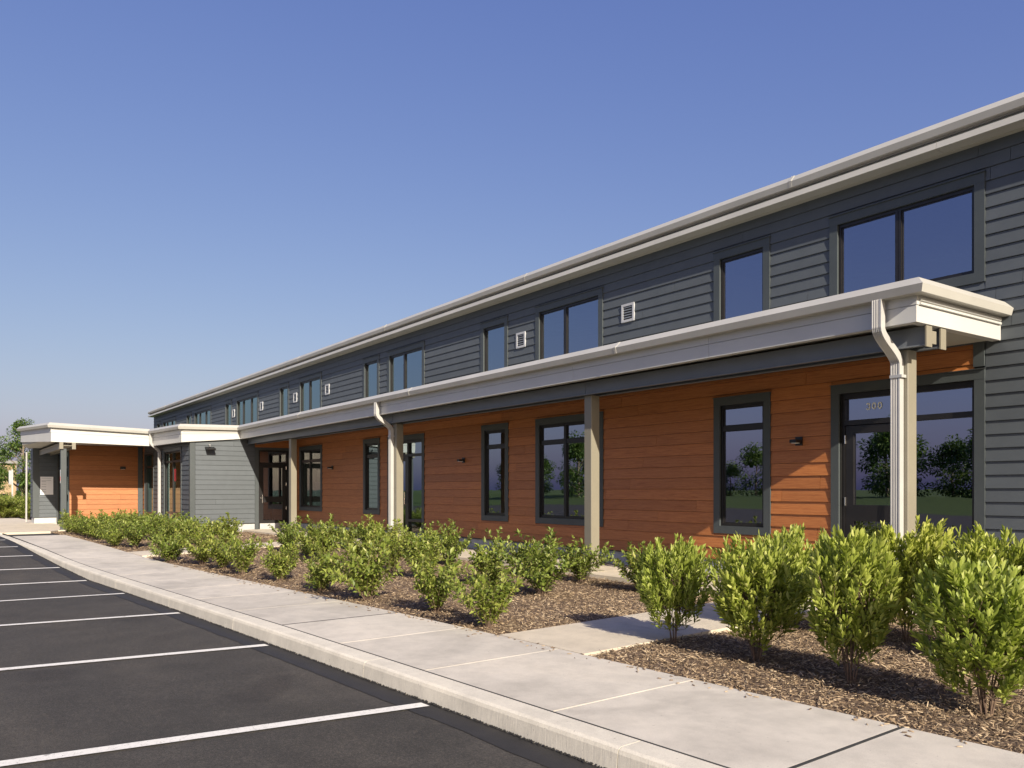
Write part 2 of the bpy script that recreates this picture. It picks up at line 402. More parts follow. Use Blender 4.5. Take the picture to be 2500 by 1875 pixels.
for L in np.arange(-5.6, 36.1, 1.3): rows.append([(*LD(L, interp(L, KF) + d_), z_) for d_, z_ in ((.03, -.62), (.15, -.62), (.15, -.46), (.03, -.46))])
kb = tag(obj('kerb', MB().ring(rows), M['kerb']), kind='structure')
for a, b in zip(KJ[:-1], KJ[1:]): obj('kerb_stone', kerb_piece(a, b), M['kerb'], kb, smooth=False)

# mulch bed sheet (everything between the sidewalk and the walkway)
m = MB(); Xs = list(np.arange(4, -40.1, -.25)); NT_ = 22
for X in Xs:
    L0 = -X; y0 = -math.tan(DA) * L0 + KI - .01
    y1 = 8.05 if X > -26 else 6.6
    if X < -30: y0 += (-30 - X) * .9
    y0 = min(y0, y1 - .05)
    for j in range(NT_ + 1):
        y = y0 + (y1 - y0) * j / NT_; m.v.append((X, y, mulch_z(X, y)))
for i in range(len(Xs) - 1):
    for j in range(NT_):
        a = i * (NT_ + 1) + j; m.f.append((a, a + 1, a + NT_ + 2, a + NT_ + 1))
bed = tag(obj('mulch_bed', m, M['mulch'], smooth=True), kind='structure')

# concrete walkway under the canopy and the two cross paths
wk = tag(obj('walkway', MB().box(-26.0, 3, 8.06, 9.36, -.12, -.03), M['rubber']), kind='structure')
wx = [3.0]
while wx[-1] > -25.9: wx.append(max(-26.0, wx[-1] - 1.55))
for a, b in zip(wx[:-1], wx[1:]): obj('slab', MB().box(b + .006, a - .006, 8.03, 9.38, -.11, .0), M['path'], wk)
tag(obj('gravel_strip', MB().box(-26.05, 3, 9.37, 9.80, -.2, -.04), M['gravel']), kind='structure')
def crosspath(x0, x1, y1, name):
    p = tag(obj(name, MB().box(x0 + .05, x1 - .05, 4.6, y1 - .1, -.3, -.14), M['rubber']), kind='structure')
    xm = (x0 + x1) / 2; L = -xm; y0 = -math.tan(DA) * L + KI / math.cos(DA); n = 3
    for i in range(n):
        a = y0 + (y1 - y0) * i / n; b = y0 + (y1 - y0) * (i + 1) / n
        def zz(y): return walk_z(L) + (0 - walk_z(L)) * (y - y0) / (y1 - y0) + .003
        sl = math.tan(DA) if i == 0 else 0
        r0 = [(x0, a + .006 + sl * (x0 - xm), zz(a)), (x1, a + .006 + sl * (x1 - xm), zz(a)), (x1, b - .004, zz(b)), (x0, b - .004, zz(b))]
        m = MB().ring([[(x, y, z - .12) for x, y, z in r0], r0]); obj('slab', m, M['path'], p)
crosspath(-6.2, -5.08, 8.02, 'entry_path'); crosspath(-19.9, -18.6, 8.02, 'side_path')
# plaza by the far entrance
m = MB().ring([[(x, y, -.2) for x, y in ((-29.0, 1.3), (-29.2, 3.02), (-29.85, 3.3), (-29.85, 3.95), (-33, 4.05), (-44, 3.2), (-44, -1))],
               [(x, y, -.035) for x, y in ((-29.0, 1.3), (-29.2, 3.02), (-29.85, 3.3), (-29.85, 3.95), (-33, 4.05), (-44, 3.2), (-44, -1))]])
tag(obj('entrance_plaza', m, M['path']), kind='structure')

# ================================================================== THE BUILDING
YW = 9.74
B = thing('office_building', 'long low office building with gray lap siding, cedar-coloured lower wall and gray metal canopy', 'building', (-20, 9.74, 0))
ORG = Vector(B.location)
# unit lap board, scaled per piece; faces -y
_bm = bpy.data.meshes.new('lap_board')
_p = [(0, 0), (-.022, 0), (-.022, .05), (-.006, 1), (0, 1)]
_bm.from_pydata([(0, y, z) for y, z in _p] + [(1, y, z) for y, z in _p], [],
                [(i, (i + 1) % 5, 5 + (i + 1) % 5, 5 + i) for i in range(5)] + [(4, 3, 2, 1, 0), (5, 6, 7, 8, 9)])
_bm.update(); _bmc = _bm.copy(); _bm.materials.append(M['gray']); _bmc.materials.append(M['cedar'])
def board(wall, name, axis, plane, u0, u1, z0, z1, mesh):
    o = link(name, mesh, None, wall); g = .0022; z0 += .0045
    o.scale = (abs(u1 - u0) - 2 * g, 1, z1 - z0)
    if axis == 'Y': o.location = Vector((u0 + g, plane, z0)) - ORG
    else: o.location = Vector((plane, u0 + g, z0)) - ORG; o.rotation_euler[2] = math.pi / 2
def siding(wall, name, axis, plane, u0, u1, z0, z1, e, openings, mesh, seg=3.66, seed=1):
    rnd = random.Random(seed); z = z0; c = 0
    while z < z1 - .02:
        zt = min(z + e, z1)
        cuts = [(a, b, p, q) for a, b, p, q in openings if p < zt - .004 and q > z + .004 and a < u1 and b > u0]
        us = [u0, u1]
        s = u1 - rnd.uniform(.5, seg)
        while s > u0 + .5: us.append(s); s -= seg
        for a, b, p, q in cuts: us += [max(u0, a), min(u1, b)]
        us = sorted(set(round(v, 4) for v in us))
        for a, b in zip(us[:-1], us[1:]):
            if b - a < .02: continue
            mid = (a + b) / 2; lo, hi = z, zt
            for (oa, ob, p, q) in cuts:
                if oa < mid < ob:
                    if p <= z + .004 and q >= zt - .004: lo = hi
                    elif p > z + .004: hi = min(hi, p)
                    else: lo = max(lo, q)
            if hi - lo > .02: board(wall, name, axis, plane, a, b, lo, hi, mesh)
        z = zt; c += 1
def sheathing(name, axis, plane, thick, u0, u1, z0, z1, openings, mat):
    us = sorted(set([u0, u1] + [min(u1, max(u0, v)) for a, b, p, q in openings for v in (a, b)]))
    zs = sorted(set([z0, z1] + [min(z1, max(z0, v)) for a, b, p, q in openings for v in (p, q)]))
    m = MB()
    for a, b in zip(us[:-1], us[1:]):
        runs = []; s = None
        for p, q in zip(zs[:-1], zs[1:]):
            um, zm = (a + b) / 2, (p + q) / 2
            solid = not any(oa < um < ob and op < zm < oq for oa, ob, op, oq in openings)
            if solid: s = [p, q] if s is None else [s[0], q]
            elif s: runs.append(s); s = None
        if s: runs.append(s)
        for p, q in runs:
            if axis == 'Y': m.box(a, b, plane, plane + thick, p, q)
            else: m.box(plane - thick, plane, a, b, p, q)
    return obj(name, m, mat, B)

# ---- windows: (x0, x1, z0, z1, columns, kind) outer casing sizes
UP = [(-6.38, -4.42, 3.62, 4.86, [.47], 0), (-8.35, -7.33, 3.62, 4.86, [], 0), (-12.86, -10.88, 3.62, 4.86, [.44], 0), (-14.84, -13.82, 3.62, 4.86, [], 0),
      (-19.29, -17.33, 3.62, 4.86, [.44], 0), (-20.79, -19.79, 3.62, 4.86, [], 0), (-25.62, -23.74, 3.62, 4.86, [.44], 0), (-27.49, -26.55, 3.62, 4.86, [], 0),
      (-32.35, -29.7, 3.62, 4.86, [.28, .68], 0), (-33.86, -32.92, 3.62, 4.86, [], 0), (-38.65, -35.9, 3.62, 4.86, [.28, .68], 0), (-40.05, -39.15, 3.62, 4.86, [], 0),
      (-44.85, -42.1, 3.62, 4.86, [.28, .68], 0), (-46.2, -45.3, 3.62, 4.86, [], 0)]
LO = [(-8.35, -7.32, .6, 2.645, [], 1), (-12.86, -10.87, .6, 2.645, [.44], 1), (-14.81, -13.80, .6, 2.645, [], 1), (-20.77, -19.75, .6, 2.645, [], 1), (-25.58, -23.70, .6, 2.645, [.44], 1)]
DOORS = [(-6.36, -4.42, 0.0, 2.63), (-19.29, -17.34, 0.0, 2.63)]
CW = .115
def inner(w): return (w[0] + CW, w[1] - CW, w[2] + (CW if w[2] > .1 else -.05), w[3] - CW)
ALL_IN = [inner(w) for w in UP + LO + DOORS]
wall = sheathing('wall', 'Y', YW, .16, -47.0, 4, .18, 5.2, ALL_IN, M['rubber'])
outer = [w[:4] for w in UP + LO + DOORS]
siding(wall, 'siding_board', 'Y', YW, -4.42, 4, .2, 2.92, .1524, [], _bm, seed=3)
siding(wall, 'siding_board', 'Y', YW, -29.5, 4, 2.92, 5.19, .1524, outer, _bm, seed=4)
siding(wall, 'siding_board', 'Y', YW, -47.0, -29.5, 2.92, 5.19, .1524, outer, _bm, seg=30, seed=5)
siding(wall, 'cedar_board', 'Y', YW, -26.1, -4.545, .2, 2.93, .1778, outer, _bmc, seed=6)
obj('plinth', MB().box(-47, 4, YW + .012, YW + .2, -.3, .193), M['plinth'], B)
obj('drip_trim', MB().box(-26.0, 4, YW - .024, YW + .01, .183, .1985), M['trim'], B)
# corner post between cedar and gray siding, above the storefront
obj('corner_trim', MB().box(-4.545, -4.425, YW - .032, YW, 2.66, 2.93), M['trim'], B)

def casing(parent, x0, x1, z0, z1, y=YW, t=.032, sill=True):
    w = CW
    obj('casing', MB().box(x0, x0 + w, y - t, y + .02, z0, z1 - w), M['trim'], parent)
    obj('casing', MB().box(x1 - w, x1, y - t, y + .02, z0, z1 - w), M['trim'], parent)
    obj('casing', MB().box(x0, x1, y - t - .002, y + .02, z1 - w, z1), M['trim'], parent)
    if sill: obj('casing', MB().box(x0 + w, x1 - w, y - t, y + .02, z0, z0 + w), M['trim'], parent)
    obj('head_flashing', MB().box(x0 - .01, x1 + .01, y - t - .022, y, z1, z1 + .006), M['trim'], parent)
def win(w, name='window'):
    x0, x1, z0, z1, cols, kind = w; a, b, p, q = x0 + CW, x1 - CW, z0 + CW, z1 - CW
    y0, y1 = YW + .004, YW + .08; fw = .034 if kind == 0 else .042; fr = MB()
    xs = [a] + [a + (b - a) * c for c in cols] + [b]
    rail = [2.145, 2.215] if kind == 1 else None
    fr.box(a, a + fw, y0, y1, p, q); fr.box(b - fw, b, y0, y1, p, q)
    fr.box(a + fw, b - fw, y0, y1, p, p + fw); fr.box(a + fw, b - fw, y0, y1, q - fw * 1.2, q)
    for c in xs[1:-1]: fr.box(c - .036, c - .003, y0 - .003, y1, p + fw, q - fw * 1.2); fr.box(c + .003, c + .036, y0 - .003, y1, p + fw, q - fw * 1.2)
    if rail:
        for c, d in zip(xs[:-1], xs[1:]):
            l = c + (fw if c == a else .036); r = d - (fw if d == b else .036)
            fr.box(l, r, y0 + .003, y1, rail[0], rail[1]); 
    o = obj(name, fr, M['bronze'], B)
    casing(o, x0, x1, z0, z1)
    zs = [(p + fw, rail[0]), (rail[1], q - fw * 1.2)] if rail else [(p + fw, q - fw * 1.2)]
    for c, d in zip(xs[:-1], xs[1:]):
        l = c + (fw if c == a else .036); r = d - (fw if d == b else .036)
        for lo, hi in zs:
            s = .014; m = MB()                                  # sash
            m.box(l, l + s, y0 + .015, y1 - .01, lo, hi); m.box(r - s, r, y0 + .015, y1 - .01, lo, hi)
            m.box(l + s, r - s, y0 + .015, y1 - .01, lo, lo + s); m.box(l + s, r - s, y0 + .015, y1 - .01, hi - s, hi)
            obj('sash', m, M['bronze'], o)
            obj('pane', MB().add([(l + s, y0 + .03, lo + s), (r - s, y0 + .03, lo + s), (r - s, y0 + .03, hi - s), (l + s, y0 + .03, hi - s)], [(0, 1, 2, 3)]), M['glass'], o)
    # painted reveal inside
    rv = MB(); rv.box(a - .03, a, y1, YW + .3, p, q); rv.box(b, b + .03, y1, YW + .3, p, q); rv.box(a - .03, b + .03, y1, YW + .3, p - .03, p); rv.box(a - .03, b + .03, y1, YW + .3, q, q + .03)
    obj('reveal', rv, M['interior'], o)
    return o
for w in UP + LO: win(w)

def pane_y(o, x0, x1, y, z0, z1):
    obj('pane', MB().add([(x0, y, z0), (x1, y, z0), (x1, y, z1), (x0, y, z1)], [(0, 1, 2, 3)]), M['glass'], o)
def door_front(x0, x1, hinge_left=True, split=.52, low_rail=False):
    """storefront facing -Y: door leaf + side light + transoms"""
    a, b, q = x0 + CW, x1 - CW, 2.63 - CW; y0, y1 = YW + .03, YW + .12
    s = a + (b - a) * split; m = MB(); f = .05
    m.box(a, a + f, y0, y1, 0, q); m.box(b - f, b, y0, y1, 0, q); m.box(s - .035, s + .035, y0, y1, 0, q)
    for l, r in ((a + f, s - .035), (s + .035, b - f)):
        m.box(l, r, y0, y1, q - .07, q); m.box(l, r, y0 + .002, y1, 2.10, 2.165)
    m.box(s + .035, b - f, y0, y1, .0, .12)
    if low_rail: m.box(s + .035, b - f, y0 + .002, y1, .46, .53)
    st = obj('storefront', m, M['bronze'], B); casing(st, x0, x1, -.0, 2.63, sill=False)
    yg = y0 + .05
    pane_y(st, a + f, s - .035, yg, 2.165, q - .07); pane_y(st, s + .035, b - f, yg, 2.165, q - .07)
    if low_rail: pane_y(st, s + .035, b - f, yg, .53, 2.10); pane_y(st, s + .035, b - f, yg, .12, .46)
    else: pane_y(st, s + .035, b - f, yg, .12, 2.10)
    l, r = a + f + .006, s - .041; d = MB(); w = .11; yd = y0 + .012
    d.box(l, l + w, yd, y1 - .02, .02, 2.09); d.box(r - w, r, yd, y1 - .02, .02, 2.09)
    d.box(l + w, r - w, yd, y1 - .02, 1.99, 2.09); d.box(l + w, r - w, yd, y1 - .02, .85, 1.06); d.box(l + w, r - w, yd, y1 - .02, .02, .30)
    dr = obj('door', d, M['bronze'], B)
    pane_y(dr, l + w, r - w, yd + .03, 1.06, 1.99); pane_y(dr, l + w, r - w, yd + .03, .30, .85)
    hx = l - .004 if hinge_left else r + .004
    for z in (.22, 1.05, 1.86): obj('hinge', MB().tube([(hx, yd - .012, z), (hx, yd - .012, z + .11)], [.011, .011], 8), M['steel_bright'], dr)
    kx = r - .05 if hinge_left else l + .05
    obj('handle', MB().tube([(kx, yd, .9), (kx, yd - .06, .9), (kx, yd - .06, 1.2), (kx, yd, 1.2)], [.012] * 4, 8), M['steel_bright'], dr)
    return dr, st, (a, b, q, yg)
dr1, st1, (da, db, dq, dyg) = door_front(*DOORS[0][:2])
dr2, st2, _ = door_front(*DOORS[1][:2], low_rail=True)
# unit number on the transom
def stroke(pts, w):                                     # flat band of width w along a polyline (u, v)
    vs = []; fs = []; P = [Vector(p) for p in pts]
    for k_, p in enumerate(P):
        d = (P[min(k_ + 1, len(P) - 1)] - P[max(k_ - 1, 0)]).normalized(); n_ = Vector((-d.y, d.x)); vs += [p + n_ * w / 2, p - n_ * w / 2]
    for k_ in range(len(P) - 1): fs.append((2 * k_, 2 * k_ + 1, 2 * k_ + 3, 2 * k_ + 2))
    return vs, fs
def arc(cx_, cy_, rx, ry, a0, a1, n_=16): return [(cx_ + rx * math.cos(math.radians(a0 + (a1 - a0) * k_ / n_)), cy_ + ry * math.sin(math.radians(a0 + (a1 - a0) * k_ / n_))) for k_ in range(n_ + 1)]
un = MB()
for q, shapes in enumerate(([arc(.031, .0655, .020, .0165, 165, -88), arc(.031, .0265, .0225, .0205, 88, -165)], [arc(.033, .0455, .022, .037, 90, 450, 28)], [arc(.033, .0455, .022, .037, 90, 450, 28)])):
    for sh in shapes:
        vs, fs = stroke(sh, .0175)
        un.add([(-5.925 + q * .079 + v.x, dyg - .006, 2.285 + v.y) for v in vs], fs)
obj('unit_number', un, M['decal'], st1)

# ---- vents
for vx in (-10.235, -13.355, -23.29, -25.96, -29.33, -32.7):
    m = MB(); w, h, z = .155, .155, 4.295; y = YW - .036
    m.box(vx - w, vx - w + .042, y, YW, z - h, z + h); m.box(vx + w - .042, vx + w, y, YW, z - h, z + h)
    m.box(vx - w + .042, vx + w - .042, y, YW, z - h, z - h + .04); m.box(vx - w + .042, vx + w - .042, y, YW, z + h - .04, z + h)
    v = obj('vent', m, M['vent_white'], B)
    obj('vent_throat', MB().box(vx - w + .05, vx + w - .05, YW - .022, YW - .015, z - h + .045, z + h - .045), M['vent_dark'], v)
    for i in range(5):
        zz = z - h + .062 + i * .044
        obj('louvre', MB().add([(vx - w + .05, y + .004, zz), (vx + w - .05, y + .004, zz), (vx + w - .05, YW - .023, zz + .018), (vx - w + .05, YW - .023, zz + .018),
                                (vx - w + .05, y + .004, zz + .005), (vx + w - .05, y + .004, zz + .005), (vx + w - .05, YW - .023, zz + .023), (vx - w + .05, YW - .023, zz + .023)],
                               [(0, 3, 2, 1), (4, 5, 6, 7), (0, 1, 5, 4), (1, 2, 6, 5), (3, 0, 4, 7)]), M['slate'], v)

# ---- interior shell of the main block
m = MB()
m.box(-46.8, 4, 15.5, 15.6, 0, 5.2); m.box(-46.95, -46.8, 9.92, 15.5, 0, 5.2); m.box(3.9, 4, 9.92, 15.5, 0, 5.2)
for x in (-9.6, -16.0, -22.4, -29.0, -35.0, -41.0): m.box(x - .06, x + .06, 10.1, 15.5, .02, 5.1)
obj('interior_wall', m, M['interior'], B)
obj('interior_floor', MB().box(-46.8, 4, 9.92, 15.5, -.1, .02), M['interior_floor'], B)
obj('interior_ceiling', MB().box(-46.8, 4, 9.92, 15.5, 2.95, 3.2), M['interior'], B)
for x in (-5.2, -8.0, -12.2, -14.4, -20.3, -24.6):
    m = MB(); m.box(x - .7, x + .7, 12.0, 12.7, .70, .74); m.box(x - .66, x - .62, 12.05, 12.65, .02, .70); m.box(x + .62, x + .66, 12.05, 12.65, .02, .70)
    obj('interior_desk', m, M['furniture'], B)
m = MB()
for i in range(48): z = .62 + i * .042; m.add([(-20.66, YW + .15, z), (-19.86, YW + .15, z), (-19.86, YW + .185, z + .03), (-20.66, YW + .185, z + .03)], [(0, 1, 2, 3)])
obj('blind', m, M['interior'], B)

# ---- roof and eave
obj('roof', MB().add([(-47.25, 9.55, 5.34), (4.3, 9.55, 5.34), (4.3, 24, 6.2), (-47.25, 24, 6.2), (-47.25, 9.55, 5.42), (4.3, 9.55, 5.42), (4.3, 24, 6.3), (-47.25, 24, 6.3)],
                     [(0, 3, 2, 1), (4, 5, 6, 7), (0, 1, 5, 4), (1, 2, 6, 5), (2, 3, 7, 6), (3, 0, 4, 7)]), M['roof'], B)
obj('rear_wall', MB().box(-47, 4, 20, 20.2, 0, 5.9).box(-47, -46.97, 9.9, 20, 0.2, 5.35), M['gray'], B)
xs = [4.3]
while xs[-1] > -47: xs.append(max(-47.25, xs[-1] - 3.05))
sof = obj('eave_soffit', MB().box(-47.2, 4.3, 9.655, YW + .02, 5.19, 5.31), M['soffit'], B)
for a, b in zip(xs[:-1], xs[1:]):
    n = 10; rows1 = []; rows2 = []
    for i in range(n + 1):
        x = a + (b - a) * i / n; x += -.002 if i == 0 else .002 if i == n else 0
        wv = .012 * mnoise.noise((x * .9, 1, 0)) + .006 * mnoise.noise((x * 2.3, 5, 0))
        rows1.append([(x, 9.658, 5.196), (x, 9.468 + wv * .5, 5.205 + wv * .4), (x, 9.492 + wv * .5, 5.285 + wv * .7), (x, 9.588, 5.306), (x, 9.658, 5.306)])
        rows2.append([(x, 9.61, 5.308), (x, 9.592, 5.308), (x, 9.592, 5.375), (x, 9.61, 5.375)])
    obj('drip_strip', MB().ring(rows1), M['gutter'], sof)
    obj('fascia_strip', MB().ring(rows2), M['metal'], sof)
GP = [(.0, 0), (.06, 0), (.15, -.085), (.128, -.162), (.0, -.166)]
def gutter_run(p0, p1, m0, m1, prof, name='gutter', par=None, mat='gutter', wob=0):
    """p = (x, y, ztop); m = mitre offset vector per unit outward offset at each end"""
    L = (Vector(p1) - Vector(p0)).length; n = max(1, int(L / 1.2)) if wob else 1; rows = []
    for i in range(n + 1):
        t = i / n; px = [p0[k] + (p1[k] - p0[k]) * t for k in range(3)]; mx = [m0[k] + (m1[k] - m0[k]) * t for k in range(2)]
        w = wob * mnoise.noise((px[0] * .8, px[1] * .8, 2)) if 0 < i < n else 0
        rows.append([(px[0] + mx[0] * o, px[1] + mx[1] * o, px[2] + dz + w) for o, dz in prof])
    return obj(name, MB().ring(rows), M[mat], par or B)
gutter_run((4.3, 9.59, 5.523), (-47.25, 9.59, 5.523), (0, -.8), (0, -.8), GP, wob=.006)

def gutter_laps(p0, p1, mv, step, first):
    d = Vector(p1) - Vector(p0); L = d.length; d.normalize(); s_ = first
    pr = [(o + (.004 if o > 0 else 0), dz + (.003 if dz > -.1 else -.003)) for o, dz in GP]
    while s_ < L - .5:
        a = Vector(p0) + d * s_; gutter_run(tuple(a), tuple(a + d * .045), mv, mv, pr, name='gutter_lap'); s_ += step
gutter_laps((4.3, 9.59, 5.523), (-47.25, 9.59, 5.523), (0, -.8), 6.1, 5.0)
# ---- canopy: fascia path (x, y, z top of gutter, z bottom of fascia), outward = left of travel
FP = [(-4.27, 9.72, 3.345, 2.925), (-4.27, 7.95, 3.345, 2.92), (-26.02, 7.95, 3.30, 2.875), (-26.02, 6.18, 3.265, 2.715), (-30.24, 6.18, 3.36, 2.78), (-30.24, 3.15, 3.45, 2.83), (-34.1, 2.6, 3.53, 2.98), (-36.6, 2.6, 3.53, 2.98)]
FP = FP[:7]
def mitres(P):
    N = []
    for a, b in zip(P[:-1], P[1:]):
        d = Vector((b[0] - a[0], b[1] - a[1])).normalized(); N.append(Vector((-d.y, d.x)))
    out = [N[0]]
    for a, b in zip(N[:-1], N[1:]):
        s = (a + b); out.append(s / (1 + a.dot(b)))
    out.append(N[-1]); return out, N
MT, NN = mitres(FP)
can = obj('canopy_roof', MB().ring([[(x, y, z) for x, y in ((-4.29, 9.73), (-4.29, 7.97), (-26.04, 7.97), (-26.04, 9.73))] for z in (2.95, 3.16)]), M['soffit'], B)
obj('canopy_roof', MB().ring([[(x, y, z) for x, y in ((-26.05, 9.7), (-26.05, 6.2), (-30.26, 6.2), (-30.26, 3.17), (-34.1, 2.63), (-36.6, 3.0), (-36.6, 9.7))] for z in (2.88, 3.10)]), M['soffit'], B)
for i in range(len(FP) - 1):
    gutter_run(FP[i][:3], FP[i + 1][:3], MT[i], MT[i + 1], GP, wob=.002 if i == 1 else 0)
gutter_laps(FP[1][:3], FP[2][:3], (0, -1), 6.1, 4.2)
def lerp(a, b, t): return tuple(x + (y - x) * t for x, y in zip(a, b))
for i in range(len(FP) - 1):
    a, b = FP[i], FP[i + 1]; L = math.hypot(b[0] - a[0], b[1] - a[1])
    ts = [0.0]
    if i == 1:
        s = 2.63
        while s < L - .3: ts.append(s / L); s += 2.66
    ts.append(1.0); nrm = NN[i]
    for t0, t1 in zip(ts[:-1], ts[1:]):
        g0 = .002 / L if t0 > 0 else 0; g1 = .002 / L if t1 < 1 else 0
        p, q = lerp(a, b, t0 + g0), lerp(a, b, t1 - g1)
        for (f0, f1, th) in ((0, .64, .016), (.655, 1.0, .022)):
            rows = []
            for k, r in ((0, p), (1, q)):
                ztop = r[2] - .165; zb = r[3]; z0 = zb + (ztop - zb) * f0; z1 = zb + (ztop - zb) * f1
                mm = MT[i] if (k == 0 and t0 == 0) else MT[i + 1] if (k == 1 and t1 == 1) else nrm
                rows.append([(r[0] - mm[0] * .02, r[1] - mm[1] * .02, z0), (r[0] + mm[0] * th, r[1] + mm[1] * th, z0), (r[0] + mm[0] * th, r[1] + mm[1] * th, z1), (r[0] - mm[0] * .02, r[1] - mm[1] * .02, z1)])
            obj('fascia_panel', MB().ring(rows), M['metal'], can)
        # return lip under the fascia
        rows = []
        for k, r in ((0, p), (1, q)):
            mm = MT[i] if (k == 0 and t0 == 0) else MT[i + 1] if (k == 1 and t1 == 1) else nrm
            rows.append([(r[0] - mm[0] * .075, r[1] - mm[1] * .075, r[3] - .003), (r[0] + mm[0] * .010, r[1] + mm[1] * .010, r[3] - .003), (r[0] + mm[0] * .010, r[1] + mm[1] * .010, r[3] - .0005), (r[0] - mm[0] * .075, r[1] - mm[1] * .075, r[3] + .03)])
        obj('fascia_lip', MB().ring(rows), M['metal'], can)
# mouldings on the sunlit end faces
for i, (dz0, dz1) in ((0, (-.215, -.19)), (0, (-.255, -.232)), (2, (-.23, -.20))):
    a, b = FP[i], FP[i + 1]; q = lerp(a, b, .985) if i == 0 else lerp(a, b, .99); a = lerp(a, b, .02)
    rows = [[(r[0] + NN[i][0] * o, r[1] + NN[i][1] * o, r[2] + dz) for o, dz in ((.018, dz0), (.042, dz0 + .004), (.042, dz1), (.018, dz1))] for r in (a, q)]
    obj('moulding', MB().ring(rows), M['metal'], can)
obj('soffit_panel', MB().box(-26.0, -4.30, 8.50, 9.705, 2.938, 2.949), M['soffit'], can)

# ---- columns and beams
COLX = [-4.595, -9.584, -16.035, -22.45]
for x in COLX:
    c = obj('column', MB().bbox(x - .085, x + .085, 8.25, 8.42, .006, 2.71), M['steel'], B)
    obj('base_plate', MB().box(x - .14, x + .14, 8.20, 8.47, -.005, .014), M['steel'], c)
bx = [-4.285] + COLX[1:] + [-26.05]
for a, b in zip(bx[:-1], bx[1:]):
    m = MB()
    m.box(b + .004, a - .004, 8.20, 8.22, 2.715, 2.915); m.box(b + .004, a - .004, 8.47, 8.49, 2.715, 2.915)
    m.box(b + .004, a - .05, 8.22, 8.47, 2.81, 2.83); m.box(b + .004, a - .004, 8.165, 8.20, 2.715, 2.73); m.box(b + .004, a - .004, 8.435, 8.47, 2.715, 2.73)
    obj('beam', m, M['slate'], B)
for y in (8.205, 8.485):
    obj('beam_end_plate', MB().box(-4.282, -4.266, y - .055, y + .055, 2.70, 2.912), M['steel'], B)
obj('beam_bracket', MB().box(-4.33, -4.275, 8.26, 8.36, 2.74, 2.87), M['steel'], B)

# ---- downspouts
def downspout(path, w=.10, d=.078):
    """path points (x, y, z); width along x; ribbed rectangular section"""
    P = [Vector(p) for p in path]; rows = []
    for i, p in enumerate(P):
        a = P[max(i - 1, 0)]; b = P[min(i + 1, len(P) - 1)]; t = (b - a).normalized()
        X = Vector((1, 0, 0)); Nn = t.cross(X).normalized()        # outward
        if Nn.y > 0: Nn = -Nn
        sec = []; k = 11
        for j in range(k + 1):
            u = -w / 2 + w * j / k; r = d / 2 - (.009 if (j % 2 == 0 and 1 < j < k - 1) else 0); sec.append((u, r))
        sec += [(w / 2, -d / 2), (-w / 2, -d / 2)]
        rows.append([p + X * u + Nn * r for u, r in sec])
    return obj('downspout', MB().ring(rows), M['white_metal'], B)
def elbow(x, y0, z0, y1, z1, zb, kick=0):
    pts = [(x, y0, z0)]
    zA = z1 + .17; zB = z1 - .17
    for t in np.linspace(0, 1, 13):
        s = t * t * (3 - 2 * t); pts.append((x, y0 + (y1 - y0) * s, zA + (zB - zA) * t))
    if kick:
        pts.append((x, y1, zb + .24))
        for t in np.linspace(0, 1, 8): pts.append((x, y1 - kick * t * t, zb + .2 - .2 * t))
    else: pts.append((x, y1, zb))
    return pts
for x, zz in ((-4.605, 3.185), (-16.12, 3.155)):
    o = downspout(elbow(x, 7.855, zz, 8.205, 2.735, .03))
    obj('strap', MB().box(x - .056, x + .075, 8.16, 8.25, 2.42, 2.45), M['white_metal'], o)
    obj('strap', MB().box(x - .056, x + .075, 8.16, 8.25, .45, .48), M['white_metal'], o)
    obj('splash_block', MB().ring([[(x - .15, 7.75, .001), (x + .15, 7.75, .001), (x + .12, 8.19, .001), (x - .12, 8.19, .001)], [(x - .14, 7.77, .045), (x + .14, 7.77, .045), (x + .11, 8.17, .055), (x - .11, 8.17, .055)]]), M['path'], o)
downspout(elbow(-29.93, 6.09, 3.18, 6.37, 2.72, .12, kick=.28), w=.11)

# ================================================================== far wing of the building
PX = -26.1; PY = 6.46
# end wall X = PX, siding facing +X
w2 = sheathing('wall', 'X', PX, .16, PY, YW, .18, 2.9, [(8.55, 9.52, -.1, 2.55)], M['rubber'])
siding(w2, 'siding_board', 'X', PX, PY + .13, 8.43, .2, 2.88, .1524, [], _bm, seg=9, seed=8)
siding(w2, 'cedar_board', 'X', PX, 8.43, YW, 2.63, 2.9, .1778, [], _bmc, seg=9, seed=8)
obj('corner_trim', MB().box(PX - .12, PX + .03, PY - .03, PY + .12, .185, 2.88), M['trim'], B)
obj('plinth', MB().box(PX - .2, PX - .015, PY + .02, YW, -.3, .18).box(-31.15, PX - .2, PY + .02, PY + .2, -.3, .18), M['plinth'], B)
# door in that wall
m = MB(); y0, y1 = 8.555, 9.515; xd0, xd1 = PX - .09, PX - .015; f = .045
m.box(xd0, xd1, y0, y0 + f, 0, 2.55); m.box(xd0, xd1, y1 - f, y1, 0, 2.55); m.box(xd0, xd1, y0 + f, y1 - f, 2.50, 2.55); m.box(xd0, xd1, y0 + f, y1 - f, 2.08, 2.15)
st = obj('storefront', m, M['bronze'], B)
obj('casing', MB().box(PX - .02, PX + .032, 8.43, 8.55, 0.0, 2.55), M['trim'], st); obj('casing', MB().box(PX - .02, PX + .032, 9.52, 9.63, 0.0, 2.55), M['trim'], st); obj('casing', MB().box(PX - .02, PX + .034, 8.43, 9.70, 2.55, 2.63), M['trim'], st)
def pane_x(o, x, y0, y1, z0, z1):
    obj('pane', MB().add([(x, y0, z0), (x, y1, z0), (x, y1, z1), (x, y0, z1)], [(0, 1, 2, 3)]), M['glass'], o)
pane_x(st, PX - .05, y0 + f, y1 - f, 2.15, 2.50)
d = MB(); l, r = y0 + f + .005, y1 - f - .005; w = .115; xe0, xe1 = PX - .085, PX - .03
